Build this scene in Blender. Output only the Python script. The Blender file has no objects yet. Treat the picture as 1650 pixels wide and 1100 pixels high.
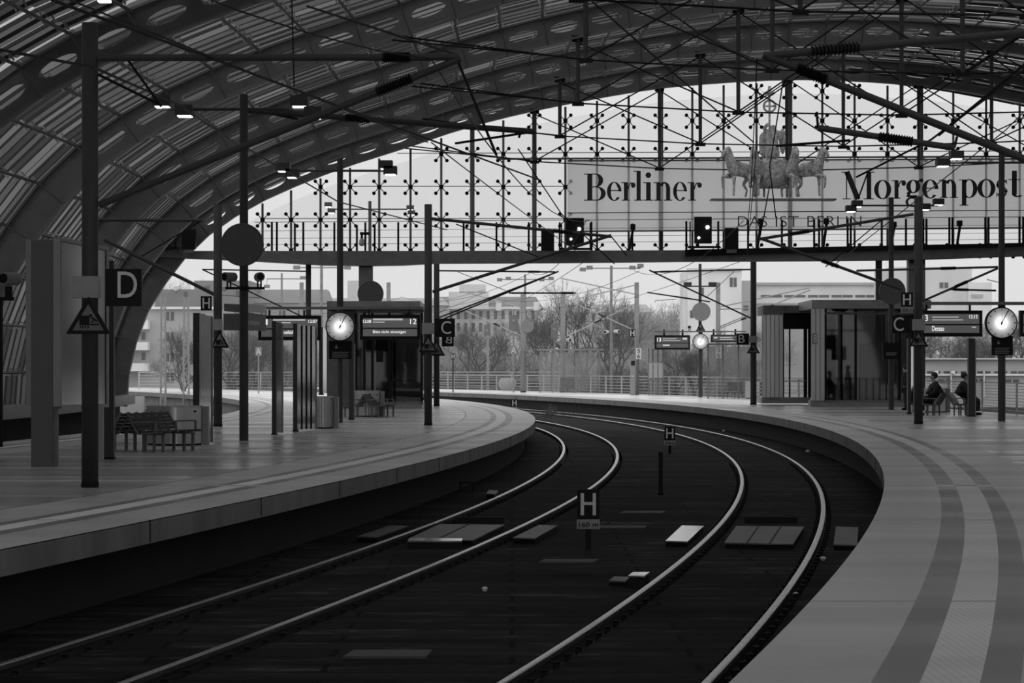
import bpy, math, random
import numpy as np
from mathutils import Vector, Matrix
random.seed(7)
S = bpy.context.scene
COL = S.collection
# ---------------------------------------------------------------- camera, sky, exposure
F, HZ, EYE = 4400.0, 592.0, 1.65          # focal length in pixels, horizon row, eye height over platform
cam = bpy.data.cameras.new('camera'); co = bpy.data.objects.new('camera', cam); COL.objects.link(co)
co.location = (0, 0, EYE); co.rotation_euler = (math.pi/2, 0, 0)
cam.sensor_width = 36; cam.lens = 36*F/1650; cam.shift_y = (HZ-550)/1650; cam.clip_start = .5; cam.clip_end = 2000
S.camera = co
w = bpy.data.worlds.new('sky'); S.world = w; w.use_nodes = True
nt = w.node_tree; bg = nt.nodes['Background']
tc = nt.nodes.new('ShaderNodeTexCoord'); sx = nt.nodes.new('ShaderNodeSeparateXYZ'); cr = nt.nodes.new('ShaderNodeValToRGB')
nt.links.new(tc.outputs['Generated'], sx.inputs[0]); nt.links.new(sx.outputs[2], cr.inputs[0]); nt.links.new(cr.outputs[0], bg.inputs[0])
cr.color_ramp.elements[0].color = (.80, .80, .80, 1); cr.color_ramp.elements[1].color = (.95, .95, .95, 1)
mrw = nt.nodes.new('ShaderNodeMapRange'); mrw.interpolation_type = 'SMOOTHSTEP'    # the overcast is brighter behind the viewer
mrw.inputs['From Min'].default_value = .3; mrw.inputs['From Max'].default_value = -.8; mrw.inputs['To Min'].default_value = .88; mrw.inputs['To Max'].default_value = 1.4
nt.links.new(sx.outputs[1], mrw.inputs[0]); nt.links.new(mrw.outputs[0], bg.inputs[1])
S.view_settings.view_transform = 'Standard'; S.view_settings.look = 'None'
S.view_settings.exposure = .12; S.view_settings.gamma = 1; S.view_settings.use_curve_mapping = False
S.cycles.use_denoising = True; S.cycles.max_bounces = 8; S.cycles.diffuse_bounces = 3; S.cycles.transparent_max_bounces = 24
S.cycles.sample_clamp_indirect = 3; S.cycles.volume_bounces = 2

# ---------------------------------------------------------------- helpers
def W(x, y, Y): return Vector(((x-825)*Y/F, Y, EYE+(HZ-y)*Y/F))
def PY(y): return EYE*F/(y-HZ)             # depth of a platform point seen in row y
def TY(y, h=2.49): return h*F/(y-HZ)       # depth of a track bed point
MATS = {}
def mat(name, v, rough=.6, metal=0, amp=0, scale=8, emit=0, trans=0, spec=.5, stretch=(1,1,1), bump=0):
    if name in MATS: return MATS[name]
    m = bpy.data.materials.new(name); m.use_nodes = True; n = m.node_tree; b = n.nodes['Principled BSDF']
    b.inputs['Base Color'].default_value = (v, v, v, 1); b.inputs['Roughness'].default_value = rough
    b.inputs['Metallic'].default_value = metal; b.inputs['Specular IOR Level'].default_value = spec
    if emit:
        b.inputs['Emission Color'].default_value = (1, 1, 1, 1); b.inputs['Emission Strength'].default_value = emit
    t = n.nodes.new('ShaderNodeTexCoord'); mp = n.nodes.new('ShaderNodeMapping'); mp.inputs['Scale'].default_value = stretch
    nz = n.nodes.new('ShaderNodeTexNoise'); nz.inputs['Scale'].default_value = scale; nz.inputs['Detail'].default_value = 5
    mr = n.nodes.new('ShaderNodeMapRange'); a = amp or .06
    mr.inputs['From Min'].default_value = .3; mr.inputs['From Max'].default_value = .7
    mr.inputs['To Min'].default_value = v*(1-a); mr.inputs['To Max'].default_value = v*(1+a)
    L = n.links.new
    L(t.outputs['Object'], mp.inputs[0]); L(mp.outputs[0], nz.inputs['Vector']); L(nz.outputs[0], mr.inputs[0]); L(mr.outputs[0], b.inputs['Base Color'])
    if bump:
        bp = n.nodes.new('ShaderNodeBump'); bp.inputs['Strength'].default_value = bump; bp.inputs['Distance'].default_value = .02
        L(nz.outputs[0], bp.inputs['Height']); L(bp.outputs[0], b.inputs['Normal'])
    if trans:
        tr = n.nodes.new('ShaderNodeBsdfTranslucent'); tr.inputs[0].default_value = (v, v, v, 1)
        mx = n.nodes.new('ShaderNodeMixShader'); mx.inputs[0].default_value = trans
        L(b.outputs[0], mx.inputs[1]); L(tr.outputs[0], mx.inputs[2]); L(mx.outputs[0], n.nodes['Material Output'].inputs[0])
    MATS[name] = m; return m
def glass(name, t=.85, gloss=.08, rough=.03, milky=0):
    m = bpy.data.materials.new(name); m.use_nodes = True; n = m.node_tree; n.nodes.clear(); L = n.links.new
    o = n.nodes.new('ShaderNodeOutputMaterial'); a = n.nodes.new('ShaderNodeBsdfTransparent'); a.inputs[0].default_value = (t, t, t, 1)
    g = n.nodes.new('ShaderNodeBsdfGlossy'); g.inputs['Roughness'].default_value = rough; g.inputs[0].default_value = (.9, .9, .9, 1)
    mx = n.nodes.new('ShaderNodeMixShader')
    fr = n.nodes.new('ShaderNodeLayerWeight'); fr.inputs[0].default_value = .15
    mth = n.nodes.new('ShaderNodeMath'); mth.operation = 'MULTIPLY_ADD'; mth.inputs[1].default_value = .5; mth.inputs[2].default_value = gloss
    mth.use_clamp = True
    L(fr.outputs['Fresnel'], mth.inputs[0]); L(mth.outputs[0], mx.inputs[0]); L(a.outputs[0], mx.inputs[1]); L(g.outputs[0], mx.inputs[2])
    last = mx
    if milky:
        d = n.nodes.new('ShaderNodeBsdfDiffuse'); d.inputs[0].default_value = (.7, .7, .7, 1)
        tl = n.nodes.new('ShaderNodeBsdfTranslucent'); tl.inputs[0].default_value = (.7, .7, .7, 1)
        ad = n.nodes.new('ShaderNodeMixShader'); L(d.outputs[0], ad.inputs[1]); L(tl.outputs[0], ad.inputs[2])
        nz = n.nodes.new('ShaderNodeTexNoise'); nz.inputs['Scale'].default_value = 1.2; c2 = n.nodes.new('ShaderNodeTexCoord'); L(c2.outputs['Object'], nz.inputs['Vector'])
        mm = n.nodes.new('ShaderNodeMath'); mm.operation = 'MULTIPLY'; mm.inputs[1].default_value = milky*2; L(nz.outputs[0], mm.inputs[0])
        m2 = n.nodes.new('ShaderNodeMixShader'); L(mm.outputs[0], m2.inputs[0]); L(mx.outputs[0], m2.inputs[1]); L(ad.outputs[0], m2.inputs[2]); last = m2
    L(last.outputs[0], o.inputs[0]); MATS[name] = m; return m

class MB:
    def __init__(s): s.v = []; s.f = []
    def add(s, vs, fs):
        k = len(s.v); s.v += [tuple(p) for p in vs]; s.f += [tuple(i+k for i in f) for f in fs]; return s
    def box(s, x0, y0, z0, x1, y1, z1):
        x0, x1 = sorted((x0, x1)); y0, y1 = sorted((y0, y1)); z0, z1 = sorted((z0, z1))
        return s.add([(x0,y0,z0),(x1,y0,z0),(x1,y1,z0),(x0,y1,z0),(x0,y0,z1),(x1,y0,z1),(x1,y1,z1),(x0,y1,z1)],
                     [(0,3,2,1),(4,5,6,7),(0,1,5,4),(1,2,6,5),(2,3,7,6),(3,0,4,7)])
    def rect(s, x0, y0, x1, y1, Y, d=.05):           # upright slab seen in pixels x0..x1, y0..y1 at depth Y, d thick
        a = W(x0, y0, Y); b = W(x1, y1, Y); return s.box(a.x, Y, a.z, b.x, Y+d, b.z)
    def tube(s, p, q, r, r2=None, n=8, caps=True):
        p = Vector(p); q = Vector(q); r2 = r if r2 is None else r2; d = (q-p)
        if d.length < 1e-6: return s
        d.normalize(); a = d.orthogonal().normalized(); b = d.cross(a); vs = []
        for c, rr in ((p, r), (q, r2)):
            for i in range(n):
                t = 2*math.pi*i/n; vs.append(c+(a*math.cos(t)+b*math.sin(t))*rr)
        fs = [(i, (i+1) % n, n+(i+1) % n, n+i) for i in range(n)]
        if caps: fs += [tuple(range(n))[::-1], tuple(range(n, 2*n))]
        return s.add(vs, fs)
    def path(s, pts, r, n=6):
        for a, b in zip(pts, pts[1:]): s.tube(a, b, r, n=n)
        return s
    def bar(s, p, q, wd, h):                         # rectangular bar
        p = Vector(p); q = Vector(q); d = (q-p).normalized(); up = Vector((0, 0, 1))
        if abs(d.z) > .95: up = Vector((0, 1, 0))
        a = d.cross(up).normalized()*wd/2; b = a.cross(d).normalized()*h/2
        return s.add([p-a-b, p+a-b, p+a+b, p-a+b, q-a-b, q+a-b, q+a+b, q-a+b], [(0,1,2,3),(4,7,6,5),(0,4,5,1),(1,5,6,2),(2,6,7,3),(3,7,4,0)])
    def prism(s, pts, d):                            # planar outline extruded by vector d
        n = len(pts); d = Vector(d); vs = [Vector(p) for p in pts]; vs += [p+d for p in vs]
        return s.add(vs, [tuple(range(n))[::-1], tuple(range(n, 2*n))]+[(i, (i+1) % n, n+(i+1) % n, n+i) for i in range(n)])
    def lathe(s, c, prof, n=20, ax='z', sx=1, sy=1, caps=True):
        c = Vector(c); vs = []; m = len(prof)
        for r, h in prof:
            for i in range(n):
                t = 2*math.pi*i/n; a, b = r*math.cos(t)*sx, r*math.sin(t)*sy
                vs.append(c+Vector((a, b, h) if ax == 'z' else (a, h, b)))
        fs = [(j*n+i, j*n+(i+1) % n, (j+1)*n+(i+1) % n, (j+1)*n+i) for j in range(m-1) for i in range(n)]
        if caps: fs += [tuple(range(n))[::-1], tuple(range((m-1)*n, m*n))]
        return s.add(vs, fs)
    def build(s, name, m, parent=None, smooth=False, origin=None):
        me = bpy.data.meshes.new(name); o0 = Vector((0, 0, 0))
        if parent is not None:
            p = parent; 
            while p is not None: o0 = o0+p.location; p = p.parent
        if origin is not None: o0 = Vector(origin)
        me.from_pydata([tuple(Vector(v)-o0) for v in s.v], [], s.f); me.validate()
        me.materials.append(m)
        if smooth:
            for p in me.polygons: p.use_smooth = True
        o = bpy.data.objects.new(name, me); COL.objects.link(o)
        if parent is not None: o.parent = parent
        else: o.location = o0
        return o
def fix_normals(o):
    import bmesh
    b = bmesh.new(); b.from_mesh(o.data); bmesh.ops.recalc_face_normals(b, faces=b.faces); b.to_mesh(o.data); b.free(); return o
def tag(o, label, cat, group=None, kind=None):
    o['label'] = label; o['category'] = cat
    if group: o['group'] = group
    if kind: o['kind'] = kind
    return o
def thing(name, label, cat, loc, group=None, rz=0):
    o = bpy.data.objects.new(name, None); COL.objects.link(o); o.location = loc; o.empty_display_size = .2
    o.rotation_euler = (0, 0, rz); return tag(o, label, cat, group)
def struct(o, label=None):
    o['kind'] = 'structure'
    if label: o['label'] = label
    return o
def dup(r, loc, label, rz=None, group=None):
    c = r.copy(); COL.objects.link(c); c.location = loc
    if rz is not None: c.rotation_euler = (0, 0, rz)
    c['label'] = label
    if group: c['group'] = group
    for ch in list(r.children):
        d = ch.copy(); COL.objects.link(d); d.parent = c
        for g in list(ch.children):
            e = g.copy(); COL.objects.link(e); e.parent = d
    return c
def text(s, x0, y0, x1, y1, Y, m, parent, name='lettering', mirror=False, bold=0):
    cu = bpy.data.curves.new('t', 'FONT'); cu.body = s; cu.extrude = .02; cu.offset = bold; cu.resolution_u = 4
    o = bpy.data.objects.new('t', cu); COL.objects.link(o)
    me = bpy.data.meshes.new_from_object(o.evaluated_get(bpy.context.evaluated_depsgraph_get()))
    bpy.data.objects.remove(o); bpy.data.curves.remove(cu)
    vs = np.array([v.co[:] for v in me.vertices]); mn = vs.min(0); mx = vs.max(0); fs = [tuple(p.vertices) for p in me.polygons]
    a = W(x0, y1, Y); b = W(x1, y0, Y); out = []
    for v in vs:
        t = (v-mn)/(mx-mn)
        if mirror: t[0] = 1-t[0]
        out.append((a.x+(b.x-a.x)*t[0], Y-.012+.012*(1-t[2]), a.z+(b.z-a.z)*t[1]))
    bpy.data.meshes.remove(me)
    return MB().add(out, fs).build(name, m, parent)

# ---------------------------------------------------------------- materials
m_steel = mat('dark painted steel', .15, .55, 0, .15, 3, spec=.3)
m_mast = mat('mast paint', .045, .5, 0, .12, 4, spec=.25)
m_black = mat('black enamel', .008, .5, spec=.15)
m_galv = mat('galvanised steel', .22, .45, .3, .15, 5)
m_pale = mat('pale steel', .38, .4, .2, .08, 4)
m_stain = mat('brushed stainless', .42, .28, .85, .12, 3, stretch=(1, 1, .05))
m_white = mat('white enamel', .62, .5)
m_letter = mat('letter white', .62, .5)
m_sign = mat('sign grey', .26, .5)
m_tri = mat('warning sign face', .13, .5)
m_conc = mat('edge concrete', .17, .8, 0, .25, 1.5, bump=.3, stretch=(1, 1, .3))
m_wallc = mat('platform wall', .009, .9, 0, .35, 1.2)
m_rubber = mat('rubber', .008, .85, spec=.1)
m_rail = mat('rail head steel', .75, .24, 1, .05, 2)
m_railweb = mat('rail web rust', .02, .8)
m_wood = mat('dark slats', .02, .5)
m_glass = glass('clear glass', .84, .05)
m_wallglass = glass('end wall glass', .88, .0)
m_mirror = glass('reflecting glass', .45, .35, .08)
m_liftglass = glass('tinted lift glass', .42, .03)
m_milk = glass('dirty glass', .82, .06, .1, milky=.14)
m_lamp = mat('lamp lens', 1, .5, emit=4)
m_sig = mat('signal lens', 1, .5, emit=12)
m_screen = mat('display screen', .06, .3, emit=.05)
m_scrtxt = mat('display lettering', .8, .5, emit=.75)
m_scrband = mat('display band', .5, .5, emit=.3)
m_roofrib = mat('arch steel', .10, .6, 0, .15, 2)
m_purlin = mat('purlin steel', .12, .5)
m_bolt = mat('bolt steel', .3, .35, .6)
m_panel = mat('solar glass panel', .13, .45, 0, .45, .7, trans=.55, spec=.2, stretch=(1, 3, 1))
m_coat = mat('black coat', .008, .8); m_skin = mat('skin', .28, .6); m_hair = mat('dark hair', .015, .7); m_trous = mat('dark trousers', .012, .8)
m_stone = mat('sculpture bronze', .62, .6, 0, .55, 9)
m_adboard = mat('ad board', .85, .5, 0, .06, .35, trans=.75)
n_ = m_adboard.node_tree; tr_ = n_.nodes.new('ShaderNodeBsdfTransparent'); mx_ = n_.nodes.new('ShaderNodeMixShader'); mx_.inputs[0].default_value = .3   # perforated print, half see-through
src_ = n_.nodes['Material Output'].inputs[0].links[0].from_socket; n_.links.new(src_, mx_.inputs[1]); n_.links.new(tr_.outputs[0], mx_.inputs[2]); n_.links.new(mx_.outputs[0], n_.nodes['Material Output'].inputs[0])
m_adink = mat('ad ink', .02, .6)

# ---------------------------------------------------------------- the curved alignment
C = {'R1': [-0.40265,-12.98113,23.78964,-2.91191], 'R2': [-0.50748,-12.80804,23.73459,-4.46849],
     'L1': [-1.61645,-10.47346,22.11381,-7.11659], 'L2': [-1.20883,-10.88122,21.96225,-8.46427],
     'PR': [-0.89356,-12.24226,23.65752,-1.99532], 'PL': [-1.99863,-8.81156,20.58406,-9.18038]}
def X(k, Y, off=0):
    c = C[k]; u = Y/100; sl = (3*c[0]*u*u+2*c[1]*u+c[2])/100
    return c[0]*u**3+c[1]*u*u+c[2]*u+c[3]+off*math.sqrt(1+sl*sl)
def YS(a, b, st=1.5):
    n = max(2, int((b-a)/st)); return [a+(b-a)*i/n for i in range(n+1)]
def ribbon(mb, k0, o0, k1, o1, z, ys):
    n = len(ys); vs = []
    for Y in ys: vs += [(X(k0, Y, o0), Y, z), (X(k1, Y, o1), Y, z)]
    return mb.add(vs, [(2*i, 2*i+1, 2*i+3, 2*i+2) for i in range(n-1)])
def section(mb, k, prof, ys):                        # closed profile (offset, z) swept along curve k
    m = len(prof); vs = []
    for Y in ys: vs += [(X(k, Y, o), Y, z) for o, z in prof]
    fs = [(i*m+j, i*m+(j+1) % m, (i+1)*m+(j+1) % m, (i+1)*m+j) for i in range(len(ys)-1) for j in range(m)]
    fs += [tuple(range(m)), tuple(range((len(ys)-1)*m, len(ys)*m))[::-1]]
    return mb.add(vs, fs)
Y0, Y1 = 4, 230
ys = YS(Y0, Y1)

def floor_mat(name, v, lines, linev, bands=.1, rough=.5, wet=0, fine=0):
    m = mat(name, v, rough, 0, .12, .8, stretch=(.25, 1, 1)); n = m.node_tree; L = n.links.new
    b = n.nodes['Principled BSDF']; mr = [x for x in n.nodes if x.type == 'MAP_RANGE'][0]
    t = [x for x in n.nodes if x.type == 'TEX_COORD'][0]; sp = n.nodes.new('ShaderNodeSeparateXYZ'); L(t.outputs['Object'], sp.inputs[0])
    def mth(op, a, bb, c=None):
        k = n.nodes.new('ShaderNodeMath'); k.operation = op
        for i, q in enumerate((a, bb, c)):
            if q is None: continue
            if isinstance(q, (int, float)): k.inputs[i].default_value = q
            else: L(q, k.inputs[i])
        return k.outputs[0]
    # tone of each row of slabs
    row = mth('FLOOR', mth('MULTIPLY', sp.outputs[1], .8), 0); wn = n.nodes.new('ShaderNodeTexWhiteNoise'); wn.noise_dimensions = '1D'; L(row, wn.inputs['W'])
    tone = mth('MULTIPLY_ADD', wn.outputs[0], 2*bands, 1-bands)
    c = mth('MULTIPLY', mr.outputs[0], tone)
    acc = None
    for y0, hw in lines:
        d = mth('LESS_THAN', mth('ABSOLUTE', mth('SUBTRACT', sp.outputs[1], y0), 0), hw); acc = d if acc is None else mth('MAXIMUM', acc, d)
    if acc is not None:
        mx = n.nodes.new('ShaderNodeMix'); mx.data_type = 'FLOAT'; L(acc, mx.inputs[0]); L(c, mx.inputs[2]); mx.inputs[3].default_value = linev; c = mx.outputs[0]
    if fine:                                        # studded tactile paving
        fx = mth('GREATER_THAN', mth('SINE', mth('MULTIPLY', sp.outputs[0], 2*math.pi/.05), 0), .2)
        c = mth('MULTIPLY', c, mth('MULTIPLY_ADD', fx, -.1, 1.04))
    L(c, b.inputs['Base Color'])
    r2 = n.nodes.new('ShaderNodeTexNoise'); r2.inputs['Scale'].default_value = .35
    mp = n.nodes.new('ShaderNodeMapping'); mp.inputs['Scale'].default_value = (.1, 1.3, 1); L(t.outputs['Object'], mp.inputs[0]); L(mp.outputs[0], r2.inputs['Vector'])
    if wet:
        rr = n.nodes.new('ShaderNodeMapRange'); rr.inputs['From Min'].default_value = .42; rr.inputs['From Max'].default_value = .58
        rr.inputs['To Min'].default_value = rough; rr.inputs['To Max'].default_value = wet; L(r2.outputs[0], rr.inputs[0]); L(rr.outputs[0], b.inputs['Roughness'])
    return m
JL = [(45.0,.3),(41.2,.24),(39.9,.26),(35.1,.12),(50.6,.3),(56,.35),(57.9,.25),(61.5,.4),(66,.35),(71,.4),(76,.3),(81,.5),(86.5,.4),(92,.5),(98,.5),(104,.6)]
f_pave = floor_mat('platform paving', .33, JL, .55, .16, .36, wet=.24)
f_edge = floor_mat('platform edge stone', .43, [(38.2,.16),(29.6,.09),(19.3,.05),(47.3,.15),(56,.2),(65,.2),(74,.25),(83,.3)], .3, .04, .42, wet=.3)
f_dark = floor_mat('dark guide strip', .2, [(38.2,.16)], .5, .04, .42, wet=.3)
f_tact = floor_mat('tactile strip', .56, [(38.2,.16),(29.6,.09),(19.3,.05)], .3, .03, .55, fine=1)
f_out = floor_mat('wet open platform with painted sky sheen', .85, [], .3, .05, .35, wet=.2)  # wet paving; the sky's brightness on it is put into the pale colour

YE = 118.0      # plane of the glass end wall
def platform(side):
    k, s = ('PR', 1) if side == 'right' else ('PL', -1)
    W_ = 10.9 if s < 0 else 9.2
    ya, yb = YS(Y0, YE+2), YS(YE+2, Y1)
    o = struct(section(MB(), k, [(0, 0), (0, -.24), (s*.35, -.24), (s*.35, -.98), (s*(W_-.35), -.98), (s*(W_-.35), -.24), (s*W_, -.24), (s*W_, 0)], ys).build('floor_platform_'+side, m_conc))
    o.location.z = -.012
    offs = [0, .73, .98, 1.29, 1.5, 2.32] if s > 0 else [0, .73, .96, 1.26, 1.45, 2.3]
    fe = f_edge if s > 0 else floor_mat('left platform edge stone lit up by colour', .5, [(38.2,.16),(29.6,.09),(47.3,.15),(56,.2),(65,.2)], .4, .04, .42, wet=.3)  # lighter copy of the edge stone, making up for weak light on the left
    ft = f_tact if s > 0 else floor_mat('left tactile strip lit up by colour', .78, [(38.2,.16),(29.6,.09)], .5, .03, .5)  # paled along with the lightened stone, the missing light put into its colour
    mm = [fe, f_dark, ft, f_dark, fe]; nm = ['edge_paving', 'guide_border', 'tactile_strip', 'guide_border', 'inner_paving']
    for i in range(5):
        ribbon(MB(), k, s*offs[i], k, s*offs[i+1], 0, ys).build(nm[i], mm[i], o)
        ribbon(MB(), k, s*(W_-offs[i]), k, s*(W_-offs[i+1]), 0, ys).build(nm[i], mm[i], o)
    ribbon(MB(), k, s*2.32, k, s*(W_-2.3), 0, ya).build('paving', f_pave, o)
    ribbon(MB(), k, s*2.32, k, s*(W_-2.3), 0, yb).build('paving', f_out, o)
    # joints in the edge beam
    j = MB(); yy = 14.2
    while yy < 180:
        x = X(k, yy); j.box(x-.004 if s < 0 else x-.006, yy-.02, -.235, x+.006 if s < 0 else x+.004, yy+.02, -.004); yy += 5.12
    j.build('expansion_joint', m_black, o)
    # dark recessed wall below the edge
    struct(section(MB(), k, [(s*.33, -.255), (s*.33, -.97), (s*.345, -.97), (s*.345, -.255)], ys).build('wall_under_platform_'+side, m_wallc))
    return o
PLATL, PLATR = platform('left'), platform('right')

# track bed ----------------------------------------------------------------
def bed_mat():
    m = mat('track mats', .02, .8, 0, .6, .7, stretch=(.3, 1.6, 1), spec=.05); n = m.node_tree; L = n.links.new
    b = n.nodes['Principled BSDF']; mr = [x for x in n.nodes if x.type == 'MAP_RANGE'][0]; t = [x for x in n.nodes if x.type == 'TEX_COORD'][0]
    br = n.nodes.new('ShaderNodeTexBrick'); br.inputs['Scale'].default_value = 1; br.inputs['Brick Width'].default_value = 3.1; br.inputs['Row Height'].default_value = .62
    br.inputs['Mortar Size'].default_value = .03; br.inputs['Color1'].default_value = (1, 1, 1, 1); br.inputs['Color2'].default_value = (.5, .5, .5, 1); br.inputs['Mortar'].default_value = (.12, .12, .12, 1)
    L(t.outputs['Object'], br.inputs['Vector'])
    n2 = n.nodes.new('ShaderNodeTexNoise'); n2.inputs['Scale'].default_value = 1.1; n2.inputs['Detail'].default_value = 9; n2.inputs['Roughness'].default_value = .75
    mp = n.nodes.new('ShaderNodeMapping'); mp.inputs['Scale'].default_value = (.7, 1.5, 1); L(t.outputs['Object'], mp.inputs[0]); L(mp.outputs[0], n2.inputs['Vector'])
    r = n.nodes.new('ShaderNodeMapRange'); r.inputs['From Min'].default_value = .54; r.inputs['From Max'].default_value = .74; r.inputs['To Min'].default_value = .9; r.inputs['To Max'].default_value = 6; L(n2.outputs[0], r.inputs[0])
    a = n.nodes.new('ShaderNodeMath'); a.operation = 'MULTIPLY'; L(mr.outputs[0], a.inputs[0]); L(br.outputs[0], a.inputs[1])
    c = n.nodes.new('ShaderNodeMath'); c.operation = 'MULTIPLY'; L(a.outputs[0], c.inputs[0]); L(r.outputs[0], c.inputs[1]); L(c.outputs[0], b.inputs['Base Color'])
    return m
m_bed = bed_mat()
BZ = -.84
mb = MB()
section(mb, 'PL', [(-30, -1.0), (45, -1.0), (45, -1.05), (-30, -1.05)], ys)
struct(mb.build('floor_track_slab', m_rubber), 'dark slab the tracks lie on')
g = .13
def mats(k0, o0, k1, o1, z=BZ):
    mb = MB(); n = len(ys); vs = []
    for Y in ys:
        a, b = X(k0, Y, o0), X(k1, Y, o1); vs += [(a, Y, -1), (a, Y, z), (b, Y, z), (b, Y, -1)]
    mb.add(vs, [(4*i+j, 4*i+(j+1) % 4, 4*i+4+(j+1) % 4, 4*i+4+j) for i in range(n-1) for j in range(4)]); return mb
for k0, o0, k1, o1 in (('PL', -.3, 'L2', -g), ('L2', g, 'L1', -g), ('L1', g, 'R2', -g), ('R2', g, 'R1', -g), ('R1', g, 'PR', .3)):
    struct(mats(k0, o0, k1, o1).build('floor_track_mats', m_bed), 'dark rubber matting of the track bed')
RP = [(-.036, -.76), (.036, -.76), (.036, -.80), (.01, -.81), (.01, -.9), (.06, -.92), (.06, -.95), (-.06, -.95), (-.06, -.92), (-.01, -.9), (-.01, -.81), (-.036, -.80)]
rails = [('L2', 0, 'curved steel rail closest to the left platform'), ('L1', 0, 'curved steel rail of the left track, right-hand one of its pair'),
         ('R2', 0, 'curved steel rail of the right track, left-hand one of its pair'), ('R1', 0, 'curved steel rail closest to the right platform')]
ysr = YS(Y0, 225, 1.0)
def rail(k, off, lab):
    r = thing('rail', lab, 'rail', (X(k, 30, off), 30, -.95), 'rails of the curved tracks')
    p = [(a+off, b) for a, b in RP]
    section(MB(), k, p, ysr).build('rail_web', m_railweb, r)
    section(MB(), k, [(off-.037, -.785), (off-.037, -.757), (off-.025, -.75), (off+.025, -.75), (off+.037, -.757), (off+.037, -.785)], ysr).build('rail_head', m_rail, r, smooth=False)['label'] = 'polished running surface'
    # spring clips beside the rail, one strip of small loops
    c = MB(); yy = 16.0
    while yy < 70:
        for s in (-1, 1):
            x = X(k, yy, off+s*.095); c.box(x-.03, yy-.06, -.95, x+.03, yy+.06, -.83); c.tube((x-.03, yy, -.815), (x+.03, yy, -.815), .018, n=6)
        yy += .62
    o = c.build('rail_clips', m_black, r); o['kind'] = 'stuff'
for k, off, lab in rails: rail(k, off, lab)
rail('PL', -12.3, 'steel rail of the far left track, its right-hand one'); rail('PL', -13.8, 'steel rail of the far left track, its left-hand one')

# ---------------------------------------------------------------- hall roof
prof_px = [(202,655),(202,637),(206,594),(221,538),(236.6,500),(254,471),(287.5,425),(313,397),(345,370),(400,334),(417,326),(471,301),(542.5,273),(600,254.5),(654.5,238),(731,211),(800,192),(880,174),(963,158),(1054.5,142.5),(1140,135),(1217,130),(1290,128)]
CX = 13.5
PU = [((x-825)*YE/F-CX, EYE+(HZ-y)*YE/F) for x, y in prof_px]
uc = PU[-1][0]
PU = PU+[(2*uc-u, z) for u, z in PU[:-1][::-1]]
def resample(P, n):
    # smooth the hand measured outline, then equal arc steps
    P = np.array(P)
    for _ in range(2):
        Q = [P[0]]
        for a, b in zip(P, P[1:]): Q += [a*.75+b*.25, a*.25+b*.75]
        Q.append(P[-1]); P = np.array(Q)
    d = np.r_[0, np.cumsum(np.hypot(*np.diff(P, axis=0).T))]; t = np.linspace(0, d[-1], n)
    return np.c_[np.interp(t, d, P[:, 0]), np.interp(t, d, P[:, 1])], d[-1]
_, LEN = resample(PU, 10)
NN = int(round(LEN/1.42)); A, _ = resample(PU, NN+1)
T = np.gradient(A, axis=0); T /= np.hypot(T[:, 0], T[:, 1])[:, None]; NRM = np.c_[-T[:, 1], T[:, 0]]   # outward
def roofC(Y): return X('R1', min(max(Y, 12), 125))+7.15
def arc(i, off, Y): return (A[i, 0]+NRM[i, 0]*off+roofC(Y), Y, A[i, 1]+NRM[i, 1]*off)
RY = [YE-13*i for i in range(8)]                     # arches: 118 ... 27
order = ['last', 'second last', 'third last', 'fourth last', 'fifth last', 'sixth last', 'seventh last', 'eighth last']
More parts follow.
